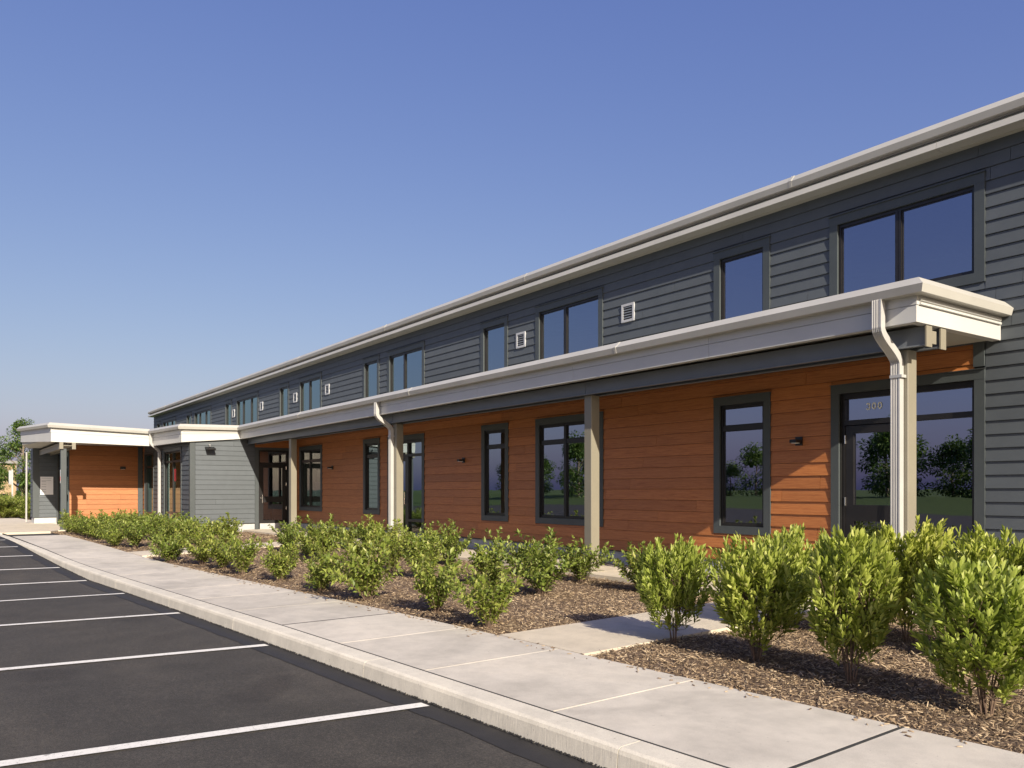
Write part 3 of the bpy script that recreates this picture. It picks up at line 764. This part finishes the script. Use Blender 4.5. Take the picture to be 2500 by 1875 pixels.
d.box(xe0, xe1, l, l + w, .015, 2.075); d.box(xe0, xe1, r - w, r, .015, 2.075)
for p, q in ((1.98, 2.075), (.86, 1.05), (.015, .28)): d.box(xe0, xe1, l + w, r - w, p, q)
dr = obj('door', d, M['bronze'], B)
pane_x(dr, PX - .055, l + w, r - w, 1.05, 1.98); pane_x(dr, PX - .055, l + w, r - w, .28, .86)
obj('handle', MB().tube([(PX - .03, l + .06, .84), (PX + .04, l + .06, .84), (PX + .04, l + .06, 1.1), (PX - .03, l + .06, 1.1)], [.013] * 4, 8), M['steel_bright'], dr)
obj('lock', MB().tube([(PX - .03, l + .03, 1.0), (PX - .012, l + .03, 1.0)], [.022, .022], 10), M['steel_bright'], dr)
for z in (.62, 1.4, 1.93): obj('hinge', MB().tube([(PX - .018, r + .004, z), (PX - .018, r + .004, z + .1)], [.012, .012], 8), M['steel_bright'], dr)
# front wall Y = PY of the wing
ops = [(-29.6, -27.15, -.1, 2.63), (-32.68, -31.15, -.1, 2.63)]
w3 = sheathing('wall', 'Y', PY, .16, -33.0, PX - .02, .18, 2.9, [(-29.5, -27.25, -.1, 2.53), (-32.63, -31.2, -.1, 2.53)], M['rubber'])
siding(w3, 'siding_board', 'Y', PY, -33.0 + .3, PX - .12, .2, 2.88, .1524, ops, _bm, seg=9, seed=9)
siding(w3, 'cedar_board', 'Y', PY, -33.0, -32.7, .2, 2.88, .1778, [], _bmc, seg=9, seed=10)
def glazed_y(x0, x1, y, cols, rails, ztop, cw=.1):
    a, b = x0 + cw, x1 - cw; q = ztop - cw; m = MB(); f = .05; y0, y1 = y + .01, y + .09
    xs = [a] + [a + (b - a) * c for c in cols] + [b]
    m.box(a, a + f, y0, y1, 0, q); m.box(b - f, b, y0, y1, 0, q)
    for c in xs[1:-1]: m.box(c - .03, c + .03, y0 - .003, y1, 0, q)
    zs = [0.0] + rails + [q]
    o = None; bars = [(.0, .08)] + [(z - .035, z + .035) for z in rails] + [(q - .05, q)]
    cells = []
    for c, d2 in zip(xs[:-1], xs[1:]):
        l = c + (f if c == a else .03); r = d2 - (f if d2 == b else .03)
        for p, s in bars: m.box(l, r, y0 + .002, y1, p, s)
        for (p0, p1), (s0, s1) in zip(bars[:-1], bars[1:]): cells.append((l, r, p1, s0))
    o = obj('storefront', m, M['bronze'], B)
    for l, r, p, s in cells: pane_y(o, l, r, y + .05, p, s)
    obj('casing', MB().box(x0, a, y - .032, y + .01, 0, q), M['trim'], o); obj('casing', MB().box(b, x1, y - .032, y + .01, 0, q), M['trim'], o); obj('casing', MB().box(x0, x1, y - .034, y + .01, q, ztop), M['trim'], o)
    return o
sf = glazed_y(-29.6, -27.15, PY, [.47], [.50, 2.2], 2.63)
glazed_y(-32.68, -31.15, PY, [], [.42, 2.1], 2.63, cw=.05)
obj('window_notice', MB().box(-28.30, -28.20, PY + .032, PY + .036, 1.55, 1.95), M['red'], sf)
# porch side wall X = -33, cedar, facing +X
OX = -33.0
w4 = sheathing('wall', 'X', OX, .16, 4.0, PY, .18, 2.95, [], M['rubber'])
siding(w4, 'cedar_board', 'X', OX, 4.0, 6.27, .2, 2.95, .1778, [], _bmc, seg=9, seed=12)
obj('corner_trim', MB().box(OX, OX + .035, 6.27, 6.43, .19, 2.9), M['trim'], B)
obj('plinth', MB().box(OX - .16, OX - .012, 4.02, PY, -.3, .18).box(-33.0, -31.2, PY + .02, PY + .16, -.3, .0), M['plinth'], B)
# glazed entrance Y = 4.0 and sign wall X = -36.5
glazed_y(-36.45, -33.02, 4.0, [.27, .60], [2.1], 2.75, cw=.06)
SX = -36.5
w5 = sheathing('wall', 'X', SX, .16, 3.2, 4.1, .18, 3.0, [], M['rubber'])
siding(w5, 'siding_board', 'X', SX, 3.38, 4.0, .2, 3.0, .1524, [], _bm, seg=9, seed=13)
obj('corner_trim', MB().box(SX - .13, SX + .03, 3.17, 3.38, .19, 3.0), M['trim'], B)
w6 = sheathing('wall', 'Y', 3.2, .16, -37.6, SX - .1, .18, 3.0, [], M['rubber'])
siding(w6, 'siding_board', 'Y', 3.2, -37.6, SX - .13, .2, 3.0, .1524, [], _bm, seg=9, seed=14)
obj('plinth', MB().box(SX - .16, SX - .01, 3.22, 4.0, -.3, .18).box(-37.6, SX - .16, 3.22, 3.36, -.3, .18), M['plinth'], B)
obj('rear_wall', MB().box(-37.6, -37.5, 3.36, 9.7, 0, 3.0), M['gray'], B)
# interior shell of the wing
obj('interior_wall', MB().box(-37.4, -26.3, 9.0, 9.1, 0, 2.85).box(-33.1, -33.0 - .165, 6.7, 9.0, 0, 2.85), M['interior'], B)
obj('interior_floor', MB().box(-37.4, -26.3, 4.15, 9.0, -.1, .01), M['interior_floor'], B)
# porch column and beam
c = obj('column', MB().bbox(-30.09, -29.92, 3.38, 3.55, -.02, 2.60), M['trim'], B)
obj('base_plate', MB().box(-30.14, -29.87, 3.36, 3.61, -.034, -.02), M['steel'], c)
obj('roller_shade', MB().box(-29.4, -27.35, PY + .20, PY + .215, .12, 1.6).box(-32.5, -31.3, PY + .20, PY + .215, .12, 1.6), M['sign_white'], B)
m = MB(); m.box(-36.4, -29.87, 3.38, 3.40, 2.60, 2.80).box(-36.4, -29.87, 3.74, 3.76, 2.60, 2.80).box(-36.4, -29.92, 3.40, 3.74, 2.69, 2.71); obj('beam', m, M['steel'], B)
for y in (3.39, 3.75): obj('beam_end_plate', MB().box(-29.868, -29.852, y - .055, y + .055, 2.585, 2.80), M['steel'], B)
# downspout at the far corner
obj('downspout', MB().tube([(-37.2, 3.02, 2.75), (-37.25, 3.02, 1.6), (-37.33, 3.02, .0)], [.032, .032, .032], 8), M['white_metal'], B)

# ================================================================== small fixtures
def sconce(x, label):
    y = YW - .02; t = thing('wall_lamp', label, 'lamp', (x, y, 1.92), 'black wall lamps on the cedar wall')
    obj('back_plate', MB().box(x - .055, x + .055, y - .014, y, 1.865, 1.985), M['lamp_black'], t)
    obj('lamp_head', MB().box(x - .05, x + .05, y - .15, y - .015, 1.90, 1.945), M['lamp_black'], t)
    obj('lens', MB().box(x - .035, x + .035, y - .13, y - .04, 1.893, 1.899), M['decal'], t)
sconce(-6.85, 'black wall lamp on cedar boards left of the door marked 300')
sconce(-15.54, 'black wall lamp on cedar boards between the glazed middle door and a narrow window')
sconce(-22.9, 'black wall lamp on cedar boards beside the dark wide window at the far end')
t = thing('flood_light', 'black flood light under the fascia of the gray far wing', 'lamp', (PX + .02, 7.0, 2.62))
obj('arm', MB().tube([(PX + .02, 7.0, 2.66), (PX + .12, 7.0, 2.66), (PX + .14, 7.0, 2.60)], [.018] * 3, 8), M['white_metal'], t)
obj('lamp_head', MB().ring([[(PX + .06, 6.86, 2.60), (PX + .30, 6.86, 2.53), (PX + .30, 7.14, 2.53), (PX + .06, 7.14, 2.60)], [(PX + .07, 6.87, 2.565), (PX + .29, 6.87, 2.485), (PX + .29, 7.13, 2.485), (PX + .07, 7.13, 2.565)]][::-1]), M['lamp_black'], t)
t = thing('wall_light', 'small black box light on the sunlit cedar porch wall', 'lamp', (OX + .02, 5.75, 2.05))
obj('light_body', MB().box(OX + .02, OX + .09, 5.66, 5.84, 2.03, 2.13), M['lamp_black'], t)
obj('lens', MB().box(OX + .03, OX + .08, 5.69, 5.81, 2.024, 2.03), M['decal'], t)
# directory sign
t = thing('directory_sign', 'white directory board with gray lines of lettering on the far entrance wall', 'sign', (SX + .02, 3.6, 1.1))
obj('board', MB().box(SX + .02, SX + .05, 3.42, 3.86, 1.08, 1.78), M['sign_white'], t)
for i, (z, y1, h) in enumerate(((1.715, 3.80, .014), (1.63, 3.78, .012), (1.575, 3.62, .016), (1.48, 3.62, .016), (1.38, 3.62, .016), (1.28, 3.62, .016), (1.18, 3.62, .016))):
    obj('lettering', MB().box(SX + .05, SX + .053, 3.46, y1, z, z + h), M['sign_gray'], t)
t = thing('notice_plate', 'small white notice plate on the porch column of the far entrance', 'sign', (-30.0, 3.39, 1.5))
obj('plate', MB().box(-30.06, -29.95, 3.378, 3.397, 1.48, 1.92), M['sign_white'], t)
obj('mark', MB().box(-30.04, -29.97, 3.374, 3.378, 1.56, 1.70), M['red'], t)
t = thing('cleanout_pipe', 'white capped pipe standing in the bed behind the tall shrubs', 'pipe', (-6.9, 7.7, -.05))
obj('pipe', MB().tube([(-6.9, 7.7, -.1), (-6.9, 7.7, .32)], [.045, .045], 14), M['vent_white'], t)
obj('cap', MB().tube([(-6.9, 7.7, .32), (-6.9, 7.7, .37)], [.055, .05], 14), M['vent_white'], t)

# ================================================================== plants
LEAF8 = np.array([(0, 0, 0), (.36, 0, -.04), (.70, 0, -.05), (1, 0, -.02), (.30, .32, .05), (.68, .46, .07), (.30, -.32, .05), (.68, -.46, .07)], float)
LEAF8F = np.array([(0, 1, 4), (1, 2, 5), (1, 5, 4), (2, 3, 5), (0, 6, 1), (1, 7, 2), (1, 6, 7), (2, 7, 3)], int)
LEAF4 = np.array([(0, 0, 0), (.45, .42, .10), (.45, -.42, .10), (.48, 0, -.02), (1, 0, -.16)], float)
LEAF4F = np.array([(0, 3, 1), (0, 2, 3), (1, 3, 4), (3, 2, 4)], int)
def unit(a): return a / np.maximum(np.linalg.norm(a, axis=-1, keepdims=True), 1e-9)
def leaves(P, D, length, width, tmpl, tf, rng, up=(0, 0, 1)):
    """P points, D directions; returns verts, tris"""
    D = unit(D); N = len(P); u = np.tile(np.array(up, float), (N, 1)) + rng.normal(0, .35, (N, 3))
    s = unit(np.cross(u, D)); n = np.cross(D, s)
    L = length * rng.uniform(.7, 1.2, (N, 1)); Wd = width * L / length
    V = P[:, None, :] + tmpl[None, :, 0:1] * D[:, None, :] * L[:, None, :] + tmpl[None, :, 1:2] * s[:, None, :] * Wd[:, None, :] + tmpl[None, :, 2:3] * n[:, None, :] * L[:, None, :]
    F = tf[None] + (np.arange(N) * len(tmpl))[:, None, None]
    return V.reshape(-1, 3), F.reshape(-1, 3)
def shrub_mesh(seed, H=1.0, R=.36, ntw=190, nl=12):
    """tall upright shrub: twigs ending in whorls of upright obovate leaves, bare stems below"""
    rng = np.random.default_rng(seed); P = []; D = []; st = MB(); rnd = random.Random(seed)
    nm = 10; mains = []
    for i in range(nm):
        an = 2 * math.pi * i / nm + rnd.uniform(-.3, .3); r = R * rnd.uniform(.25, .85); h = H * rnd.uniform(.55, .85)
        b = Vector((math.cos(an) * .035 * rnd.random(), math.sin(an) * .035 * rnd.random(), -.04)); e = Vector((math.cos(an) * r, math.sin(an) * r, h))
        pts = [b, b.lerp(e, .35) - Vector((math.cos(an), math.sin(an), 0)) * r * .12 + Vector((rnd.gauss(0, .012), rnd.gauss(0, .012), 0)), b.lerp(e, .7) + Vector((rnd.gauss(0, .015), rnd.gauss(0, .015), 0)), e]
        st.tube(pts, [.0065, .0055, .004, .0025], 5); mains.append(pts)
    lob = [(rnd.uniform(0, 6.28), rnd.uniform(.8, 1.18), rnd.uniform(.86, 1.1)) for _ in range(7)]
    for i in range(ntw):
        t = rnd.random() ** .75; z = H * (.17 + .74 * t)
        prof = R * (.38 + .75 * math.sin(min(1, (z / H - .05) / .72) * math.pi * .62)) * (1 if z < .72 * H else math.sqrt(max(.05, 1 - ((z - .72 * H) / (.36 * H)) ** 2)))
        an = rnd.uniform(0, 2 * math.pi); lb = min(lob, key=lambda q: abs((q[0] - an + 3.14) % 6.28 - 3.14)); prof *= lb[1]
        rr = prof * math.sqrt(rnd.uniform(.12, 1)); z *= lb[2]
        if rnd.random() < .10 and t > .45: z += rnd.uniform(.03, .13); rr *= .85
        e = Vector((math.cos(an) * rr, math.sin(an) * rr, z)); tilt = .25 + .75 * rr / R * (1.15 - z / H)
        d = Vector((math.cos(an) * tilt + rnd.gauss(0, .16), math.sin(an) * tilt + rnd.gauss(0, .16), 1)).normalized()
        if z < .3 * H and rnd.random() < .55: continue
        ln = rnd.uniform(.10, .19); b0 = e - d * ln * .5
        m = min(mains, key=lambda q: (q[2] - b0).length); s0 = m[2] if (m[2] - b0).length < (m[1] - b0).length else m[1]
        if i % 2 == 0: st.tube([s0, s0.lerp(b0, .55) + Vector((0, 0, -.02)), b0], [.0035, .0028, .002], 4)
        k = rnd.randint(nl - 3, nl + 3); ga = rnd.random() * 6
        a1 = d.orthogonal().normalized(); a2 = d.cross(a1)
        for j in range(k):
            s = j / (k - 1); ga += 2.4; spread = .85 - .50 * s
            P.append(b0 + d * ln * (s * .95)); D.append(d * (.75 + .5 * s) + (a1 * math.cos(ga) + a2 * math.sin(ga)) * spread)
    V, F = leaves(np.array(P, float), np.array(D, float), .080, .030, LEAF8, LEAF8F, rng)
    fo = mesh_np('foliage', V, F); fo.materials.append(M['leaf_a'])
    sm = bpy.data.meshes.new('stem'); sm.from_pydata(st.v, [], st.f); sm.materials.append(M['bark']); return fo, sm
def bush_mesh(seed, H=.5, R=.36, nst=26, mat='leaf_b'):
    """low bush: arching stems with opposite pointed leaves"""
    rng = np.random.default_rng(seed); rnd = random.Random(seed); P = []; D = []; st = MB()
    def branch(b, an, lean, ln, rad, lev):
        pts = [b]; p = b.copy(); n = 6; el = lean
        for i in range(n):
            el2 = el + .10 * i * (1 if lev == 0 else .6)
            d = Vector((math.cos(an) * math.sin(el2), math.sin(an) * math.sin(el2), math.cos(el2))); p = p + d * ln / n; pts.append(p.copy())
            an += rnd.gauss(0, .1)
        st.tube(pts, [rad * (1 - .12 * i) for i in range(n + 1)], 4)
        step = .036; s = ln * (.22 if lev == 0 else .1); k = 0
        while s < ln:
            f = s / ln * n; i = min(n - 1, int(f)); q = pts[i].lerp(pts[i + 1], f - i); d = (pts[i + 1] - pts[i]).normalized()
            a1 = d.orthogonal().normalized(); a2 = d.cross(a1); ph = k * 1.57 + rnd.gauss(0, .3)
            for sg in (1, -1):
                P.append(q); D.append(d * .55 + (a1 * math.cos(ph) + a2 * math.sin(ph)) * sg * .9 + Vector((0, 0, .18)))
            if lev == 0 and rnd.random() < .30 and s > ln * .25: branch(q, an + rnd.choice((-1, 1)) * rnd.uniform(.5, 1.3), min(1.3, el + rnd.uniform(.0, .5)), ln * rnd.uniform(.25, .45), rad * .6, 1)
            s += step * rnd.uniform(.8, 1.3); k += 1
        for j in range(3): P.append(pts[-1]); D.append((pts[-1] - pts[-2]).normalized() + Vector((rnd.gauss(0, .4), rnd.gauss(0, .4), .1)))
    for i in range(nst):
        an = rnd.uniform(0, 2 * math.pi); lean = abs(rnd.gauss(.26, .26)); ln = H * rnd.uniform(.55, 1.12) * (1 + .25 * lean)
        branch(Vector((math.cos(an) * .05 * rnd.random(), math.sin(an) * .05 * rnd.random(), -.03)), an, min(lean, 1.05), ln, .0045, 0)
    V, F = leaves(np.array(P, float), np.array(D, float), .074, .042, LEAF4, LEAF4F, rng)
    fo = mesh_np('foliage', V, F); fo.materials.append(M[mat])
    sm = bpy.data.meshes.new('stem'); sm.from_pydata(st.v, [], st.f); sm.materials.append(M['bark']); return fo, sm
def plant(name, label, cat, group, meshes, loc, rz, sc):
    t = thing(name, label, cat, loc, group, rz); t.scale = sc if isinstance(sc, tuple) else (sc,) * 3
    f = link('foliage', meshes[0], None, t); f['kind'] = 'stuff'; link('stem', meshes[1], None, t); return t

SH = [shrub_mesh(100 + i, 1.0, .35, 370 + 14 * i) for i in range(4)]
GS = 'tall upright green shrubs in the bed beside the entry path'
shrubs = [(-4.98, 5.27, .91, .70, 0, 'narrow upright green shrub at the corner of the entry path, leftmost of the near shrubs'),
          (-4.08, 5.24, .91, .82, 1, 'second tall shrub from the left in the near row along the sidewalk'),
          (-3.25, 5.19, 1.0, .8, 2, 'third tall shrub from the left in the near row along the sidewalk, below the downspout'),
          (-2.32, 5.12, 0.88, .88, 3, 'broad bright green shrub nearest the camera, rightmost of the near row'),
          (-4.72, 6.45, .92, .75, 2, 'dark green shrub behind the near row, beside the entry path'),
          (-3.75, 6.85, 1.04, .88, 0, 'tall shrub in the back row in front of the door marked 300'),
          (-2.93, 6.62, .98, .88, 1, 'tall shrub in the back row right of the big steel column'),
          (-2.13, 6.5, 0.97, .9, 3, 'tall shrub in the back row against the gray siding at the right edge'),
          (-1.45, 5.0, 1.0, 1.0, 0, 'shrub cut by the right edge of the picture')]
for i, (x, y, h, w, k, lb) in enumerate(shrubs[:8]):
    plant('upright_shrub', lb, 'shrub', GS, SH[k], (x, y, mulch_z(x, y)), i * 1.3, (w, w, h))

BM = [bush_mesh(200 + i, .50 + .02 * (i % 3), .36, 24 + 2 * i) for i in range(5)]
ORD = ['first', 'second', 'third', 'fourth', 'fifth', 'sixth', 'seventh', 'eighth', 'ninth', 'tenth', 'eleventh', 'twelfth', 'thirteenth', 'fourteenth', 'fifteenth', 'sixteenth', 'seventeenth', 'eighteenth']
rowname = ['row along the sidewalk', 'middle row of the bed', 'row beside the canopy walkway']
fr = [-6.68, -7.82, -9.35, -10.67, -12.35, -13.5]
for r in range(3):
    X = list(fr) if r == 0 else [(-8.1, -7.5)[r - 1] - (1.3, 1.18)[r - 1] * i for i in range(7)]
    while X[-1] > -28.6: X.append(X[-1] - (1.22 if X[-1] > -20 else 1.12))
    n = 0
    for x in X:
        if -20.25 < x < -18.3: continue
        y0 = -math.tan(DA) * -x + KI
        y = (y0 + .36, 6.15 if x > -18 else y0 + 1.45, 7.45)[r] + random.gauss(0, .07)
        if x < -18.5 and r == 2: y = y0 + 2.4
        if y > (7.6 if x > -25.6 else 5.95): continue
        xx = x + random.gauss(0, .08)
        sc = random.uniform(.80, .98) * (1.08 if x < -20 else 1.0)
        if x < -20.25 and (n < 100): n = 100
        lb = f'low green bush, {ORD[n]} from the entry path in the {rowname[r]}' if n < 100 else f'low bush before the far wing, {ORD[n % 100]} from the side path, {rowname[r]}'
        plant('low_bush', lb, 'bush', 'low bushes planted in rows in the mulch bed', BM[(n + 2 * r) % 5], (xx, y, mulch_z(xx, y)), random.uniform(0, 6.28), (sc * random.uniform(.92, 1.12), sc * random.uniform(.92, 1.12), sc * random.uniform(.95, 1.2) * (1.12 if x > -18 else .95)))
        n += 1

# mulch chips
def chips(n, fx, size, seed):
    rng = np.random.default_rng(seed); P = []
    while len(P) < n:
        x, y = fx(rng)
        L, D = toLD(x, y)
        if D < KI + .0 + rng.normal(0, .006) : continue
        if -6.21 < x < -5.07 or -19.9 < x < -18.6: continue
        P.append((x, y, mulch_z(x, y)))
    P = np.array(P); a = rng.uniform(0, 6.283, n); tl = rng.normal(0, .28, n)
    L = size * rng.uniform(.4, 1.6, n); w = size * .16 * rng.uniform(.5, 1.7, n)
    d = np.stack([np.cos(a) * np.cos(tl), np.sin(a) * np.cos(tl), np.sin(tl)], 1); s = np.stack([-np.sin(a), np.cos(a), rng.normal(0, .25, n)], 1)
    P[:, 2] += np.abs(np.sin(tl)) * L * .45 + rng.uniform(.002, .016, n)
    up = np.cross(d, s); th = (w * .55)[:, None]
    v = np.stack([P - d * L[:, None] / 2 - s * w[:, None] / 2, P + d * L[:, None] / 2 - s * w[:, None] * .35, P + d * L[:, None] / 2 + s * w[:, None] * .35, P - d * L[:, None] / 2 + s * w[:, None] / 2,
                  P - d * L[:, None] * .42 + up * th, P + d * L[:, None] * .46 + up * th], 1)
    f = np.array([(0, 1, 5, 4), (3, 4, 5, 2), ]); tri = np.array([(0, 1, 5), (0, 5, 4), (3, 4, 5), (3, 5, 2), (0, 4, 3), (1, 2, 5)])
    F = (tri[None] + (np.arange(n) * 6)[:, None, None]).reshape(-1, 3); return v.reshape(-1, 3), F
sets = [chips(42000, lambda r: (r.uniform(-5.1, .6), r.uniform(4.2, 8.0)), .033, 1), chips(32000, lambda r: (-6.2 - 9 * r.random() ** 1.3, r.uniform(3.7, 8.0)), .036, 2), chips(15000, lambda r: (lambda x: (x, r.uniform(2.9, 8.0 if x > -25.9 else 6.3)))(r.uniform(-29.5, -14)), .055, 3)]
V = np.concatenate([s[0] for s in sets]); offs = np.cumsum([0] + [len(s[0]) for s in sets[:-1]]); F = np.concatenate([s[1] + o for s, o in zip(sets, offs)])
def stray(n, seed):
    rng = np.random.default_rng(seed); V = []; F = []
    for i in range(n):
        L = rng.uniform(.5, 16); D = KI - abs(rng.normal(0, .10)); x, y = LD(L, D); z = walk_z(L) + .003; a = rng.uniform(0, 6.28); l = rng.uniform(.008, .022); w = l * .25
        d = np.array((math.cos(a), math.sin(a))); q = np.array((-d[1], d[0])); b = len(V)
        for u, v, h in ((-1, -1, 0), (1, -1, 0), (1, 1, 0), (-1, 1, 0), (-.8, 0, .006), (.8, 0, .006)): V.append((x + d[0] * l * u + q[0] * w * v, y + d[1] * l * u + q[1] * w * v, z + h))
        F += [(b, b + 1, b + 5), (b, b + 5, b + 4), (b + 3, b + 4, b + 5), (b + 3, b + 5, b + 2), (b, b + 4, b + 3), (b + 1, b + 2, b + 5)]
    return np.array(V), np.array(F)
sv, sf_ = stray(260, 9); F = np.concatenate([F, sf_ + len(V)]); V = np.concatenate([V, sv])
o = link('mulch_chips', mesh_np('mulch_chips', V, F), M['chip'], bed); o['kind'] = 'stuff'

# ================================================================== background
def tree(name, label, cat, loc, H, R, crown0, nleaf, lsize, seed, group=None, mat='leaf_c', cone=False):
    rnd = random.Random(seed); rng = np.random.default_rng(seed)
    t = thing(name, label, cat, loc, group); x0, y0, z0 = loc; tr = MB()
    tr.tube([(x0, y0, z0 - .2), (x0 + .03, y0, z0 + H * .3), (x0 - .02, y0 + .03, z0 + H * .6), (x0, y0, z0 + H * .93)], [H * .022, H * .017, H * .011, H * .003], 8)
    cl = []
    for i in range(26 if not cone else 0):
        s = rnd.random() ** .8; z = z0 + crown0 + (H - crown0) * s; an = rnd.uniform(0, 6.28)
        pr = R * math.sin(math.pi * (.16 + .80 * s) ** .9) * rnd.uniform(.35, 1.0)
        e = Vector((x0 + math.cos(an) * pr, y0 + math.sin(an) * pr, z)); cl.append((e, R * rnd.uniform(.24, .42)))
        b = Vector((x0, y0, max(z0 + crown0 * .8, z - pr * .8))); tr.tube([b, b.lerp(e, .5) + Vector((0, 0, .05)), e], [H * .007, H * .005, H * .002], 5)
    obj('trunk', tr, M['bark2'], t)
    if cone:
        s = rng.random(nleaf) ** .7; an = rng.uniform(0, 6.283, nleaf); r = R * (1 - s) ** .7 * np.sqrt(rng.uniform(.3, 1, nleaf)) * (1 + .35 * np.sin(an * 3 + s * 40))
        P = np.stack([np.cos(an) * r, np.sin(an) * r, crown0 + (H - crown0) * s], 1); D = np.stack([np.cos(an) * .6, np.sin(an) * .6, np.full(nleaf, .7)], 1) + rng.normal(0, .3, (nleaf, 3))
    else:
        k = rng.integers(0, len(cl), nleaf); c = np.array([tuple(q[0] - Vector(loc)) for q in cl])[k]; rr = np.array([q[1] for q in cl])[k]
        d = unit(rng.normal(0, 1, (nleaf, 3))); P = c + d * (rr * rng.random(nleaf) ** .45)[:, None] * np.array([1, 1, .75]); D = d + rng.normal(0, .5, (nleaf, 3)) - np.array([0, 0, .2])
    Vv, Ff = leaves(P, D, lsize, lsize * .62, LEAF4, LEAF4F, rng)
    cm = mesh_np('crown', Vv, Ff); cm.materials.append(M[mat]); cr = link('crown', cm, None, t); cr['kind'] = 'stuff'; return t
def copy_thing(t, loc, label, sc=1, rz=0):
    c = t.copy(); C.objects.link(c); c.location = loc; c.scale = (sc,) * 3; c.rotation_euler[2] = rz; c['label'] = label
    for ch in t.children:
        d = ch.copy(); C.objects.link(d); d.parent = c
    return c
def ray(x, Z):           # plan position on the sight line of image column x (2500 px wide) at depth Z
    k = (x - 1250) / 1990; ca, sa = math.cos(CAM_A), math.sin(CAM_A)
    return (-Z * ca + k * Z * sa, Z * sa + k * Z * ca)
x, y = ray(56, 47); tree('deciduous_tree', 'young leafy tree behind the far entrance, crown above the canopy', 'tree', (x, y, -.3), 5.3, 1.5, 1.6, 9000, .13, 31)
x, y = ray(-22, 60); tree('deciduous_tree', 'green tree at the left edge, beyond the young tree', 'tree', (x, y, -.3), 3.9, 1.5, 1.6, 3000, .17, 32)
x, y = ray(54, 62); tree('arborvitae', 'dense dark green columnar arborvitae before the tan building', 'tree', (x, y, -.35), 2.3, .62, .05, 3500, .11, 33, mat='leaf_d', cone=True)
# tan building at the far left
bx0, by0 = ray(40, 72); bx1, by1 = ray(-160, 66)
t = thing('tan_building', 'tan rendered low building with dark windows at the far left', 'building', (bx0, by0, -.35))
d = Vector((bx1 - bx0, by1 - by0)); Lb = d.length; d.normalize(); nn = Vector((-d.y, d.x))
if nn.dot(Vector((bx0, by0))) < 0: nn = -nn
def bq(u0, u1, v0, v1, z0, z1):
    q = [Vector((bx0, by0)) + d * u + nn * v for u, v in ((u0, v0), (u1, v0), (u1, v1), (u0, v1))]
    return MB().ring([[(p.x, p.y, z0) for p in q], [(p.x, p.y, z1) for p in q]])
obj('wall', bq(0, Lb, 0, 8, -.5, 3.6), M['tan'], t); obj('roof', bq(-.2, Lb + .2, -.25, 8.2, 3.6, 3.85), M['roof'], t)
for i in range(4):
    wdw = obj('window', bq(.75 + i * 1.75, 2.3 + i * 1.75, -.03, .02, -.1, .95), M['bronze'], t)
    obj('mullion', bq(1.5 + i * 1.75, 1.55 + i * 1.75, -.05, -.03, -.1, .95), M['sign_gray'], wdw); obj('mullion', bq(.75 + i * 1.75, 2.3 + i * 1.75, -.05, -.032, .5, .55), M['sign_gray'], wdw)
# sign post
x, y = ray(30, 41); t = thing('sign_post', 'thin white metal sign post standing in the hedge at the far left', 'post', (x, y, -.3))
obj('post', MB().box(x - .035, x + .035, y - .035, y + .035, -.35, 2.3), M['white_metal'], t)
obj('sign_panel', MB().box(x - .055, x - .04, y - .15, y + .02, 1.55, 2.25), M['sign_gray'], t)
# hedge of low bushes at the far left
HB = [bush_mesh(300 + i, .75, .5, 46) for i in range(2)]
k = 0
for xi, Z in ((-18, 40), (2, 39.2), (18, 40.2), (36, 39.4), (52, 40), (66, 39.0), (-10, 43), (12, 43.5), (30, 43), (47, 43.5), (62, 43)):
    x, y = ray(xi, Z); row = 'front' if k < 6 else 'back'; q = k if k < 6 else k - 6
    plant('hedge_bush', f'low green bush, {ORD[q]} from the left in the {row} row of the far left bed', 'bush', 'bushes in the far left bed', HB[k % 2], (x, y, -.16), k * 1.1, 1.25); k += 1
m = MB(); q = [ray(-60, 37.5), ray(74, 37.5), ray(78, 46), ray(-60, 47)]
tag(obj('far_bed', m.ring([[(a, b, -.5) for a, b in q], [(a, b, -.14) for a, b in q]]), M['mulch']), kind='structure')

# opposite side of the lot: seen only mirrored in the glass
tag(obj('lawn_bank', MB().ring([[(-140, -27, -.45), (40, -27, -.45), (40, -60, -.4), (-140, -60, -.4)], [(-140, -27.5, -.2), (40, -27.5, -.2), (40, -38, .75), (-140, -38, .75)]]), M['grass']), kind='structure')
GT = 'trees on the lawn opposite, mirrored in the windows'
ta = tree('lawn_tree', 'rounded tree on the lawn opposite, mirrored in the wide window', 'tree', (-66, -36, .3), 6.5, 2.9, .7, 3600, .34, 41, GT)
T2 = ['first', 'second', 'third', 'fourth', 'fifth', 'sixth', 'seventh', 'eighth', 'ninth', 'tenth', 'eleventh', 'twelfth', 'thirteenth', 'fourteenth', 'fifteenth', 'sixteenth', 'seventeenth', 'eighteenth', 'nineteenth', 'twentieth', 'twenty-first', 'twenty-second', 'twenty-third', 'twenty-fourth']
rr = random.Random(5)
for k in range(24):
    xx = -19 - 3.0 * k if k < 14 else -58 - 5.0 * (k - 13)
    sc = rr.uniform(.72, 1.0) if k < 9 else rr.uniform(.5, .8)
    copy_thing(ta, (xx + rr.uniform(-.6, .6), -43 + rr.uniform(-2.5, 2.5), .3), f'rounded tree mirrored in the glass, {T2[k]} from the near end of the row opposite', sc, rr.uniform(0, 6))
x, y = -65.5, -27.9
t = thing('lamp_post', 'tall slender lamp post mirrored in the wide window', 'lamp post', (x, y, -.2))
obj('pole', MB().tube([(x, y, .3), (x, y, 4), (x, y, 8.2)], [.09, .075, .055], 10), M['white_metal'], t)
obj('foundation', MB().tube([(x, y, -.4), (x, y, .45)], [.28, .28], 14), M['path'], t)
obj('lamp_head', MB().box(x - .7, x + .05, y - .14, y + .14, 8.15, 8.27), M['lamp_black'], t)
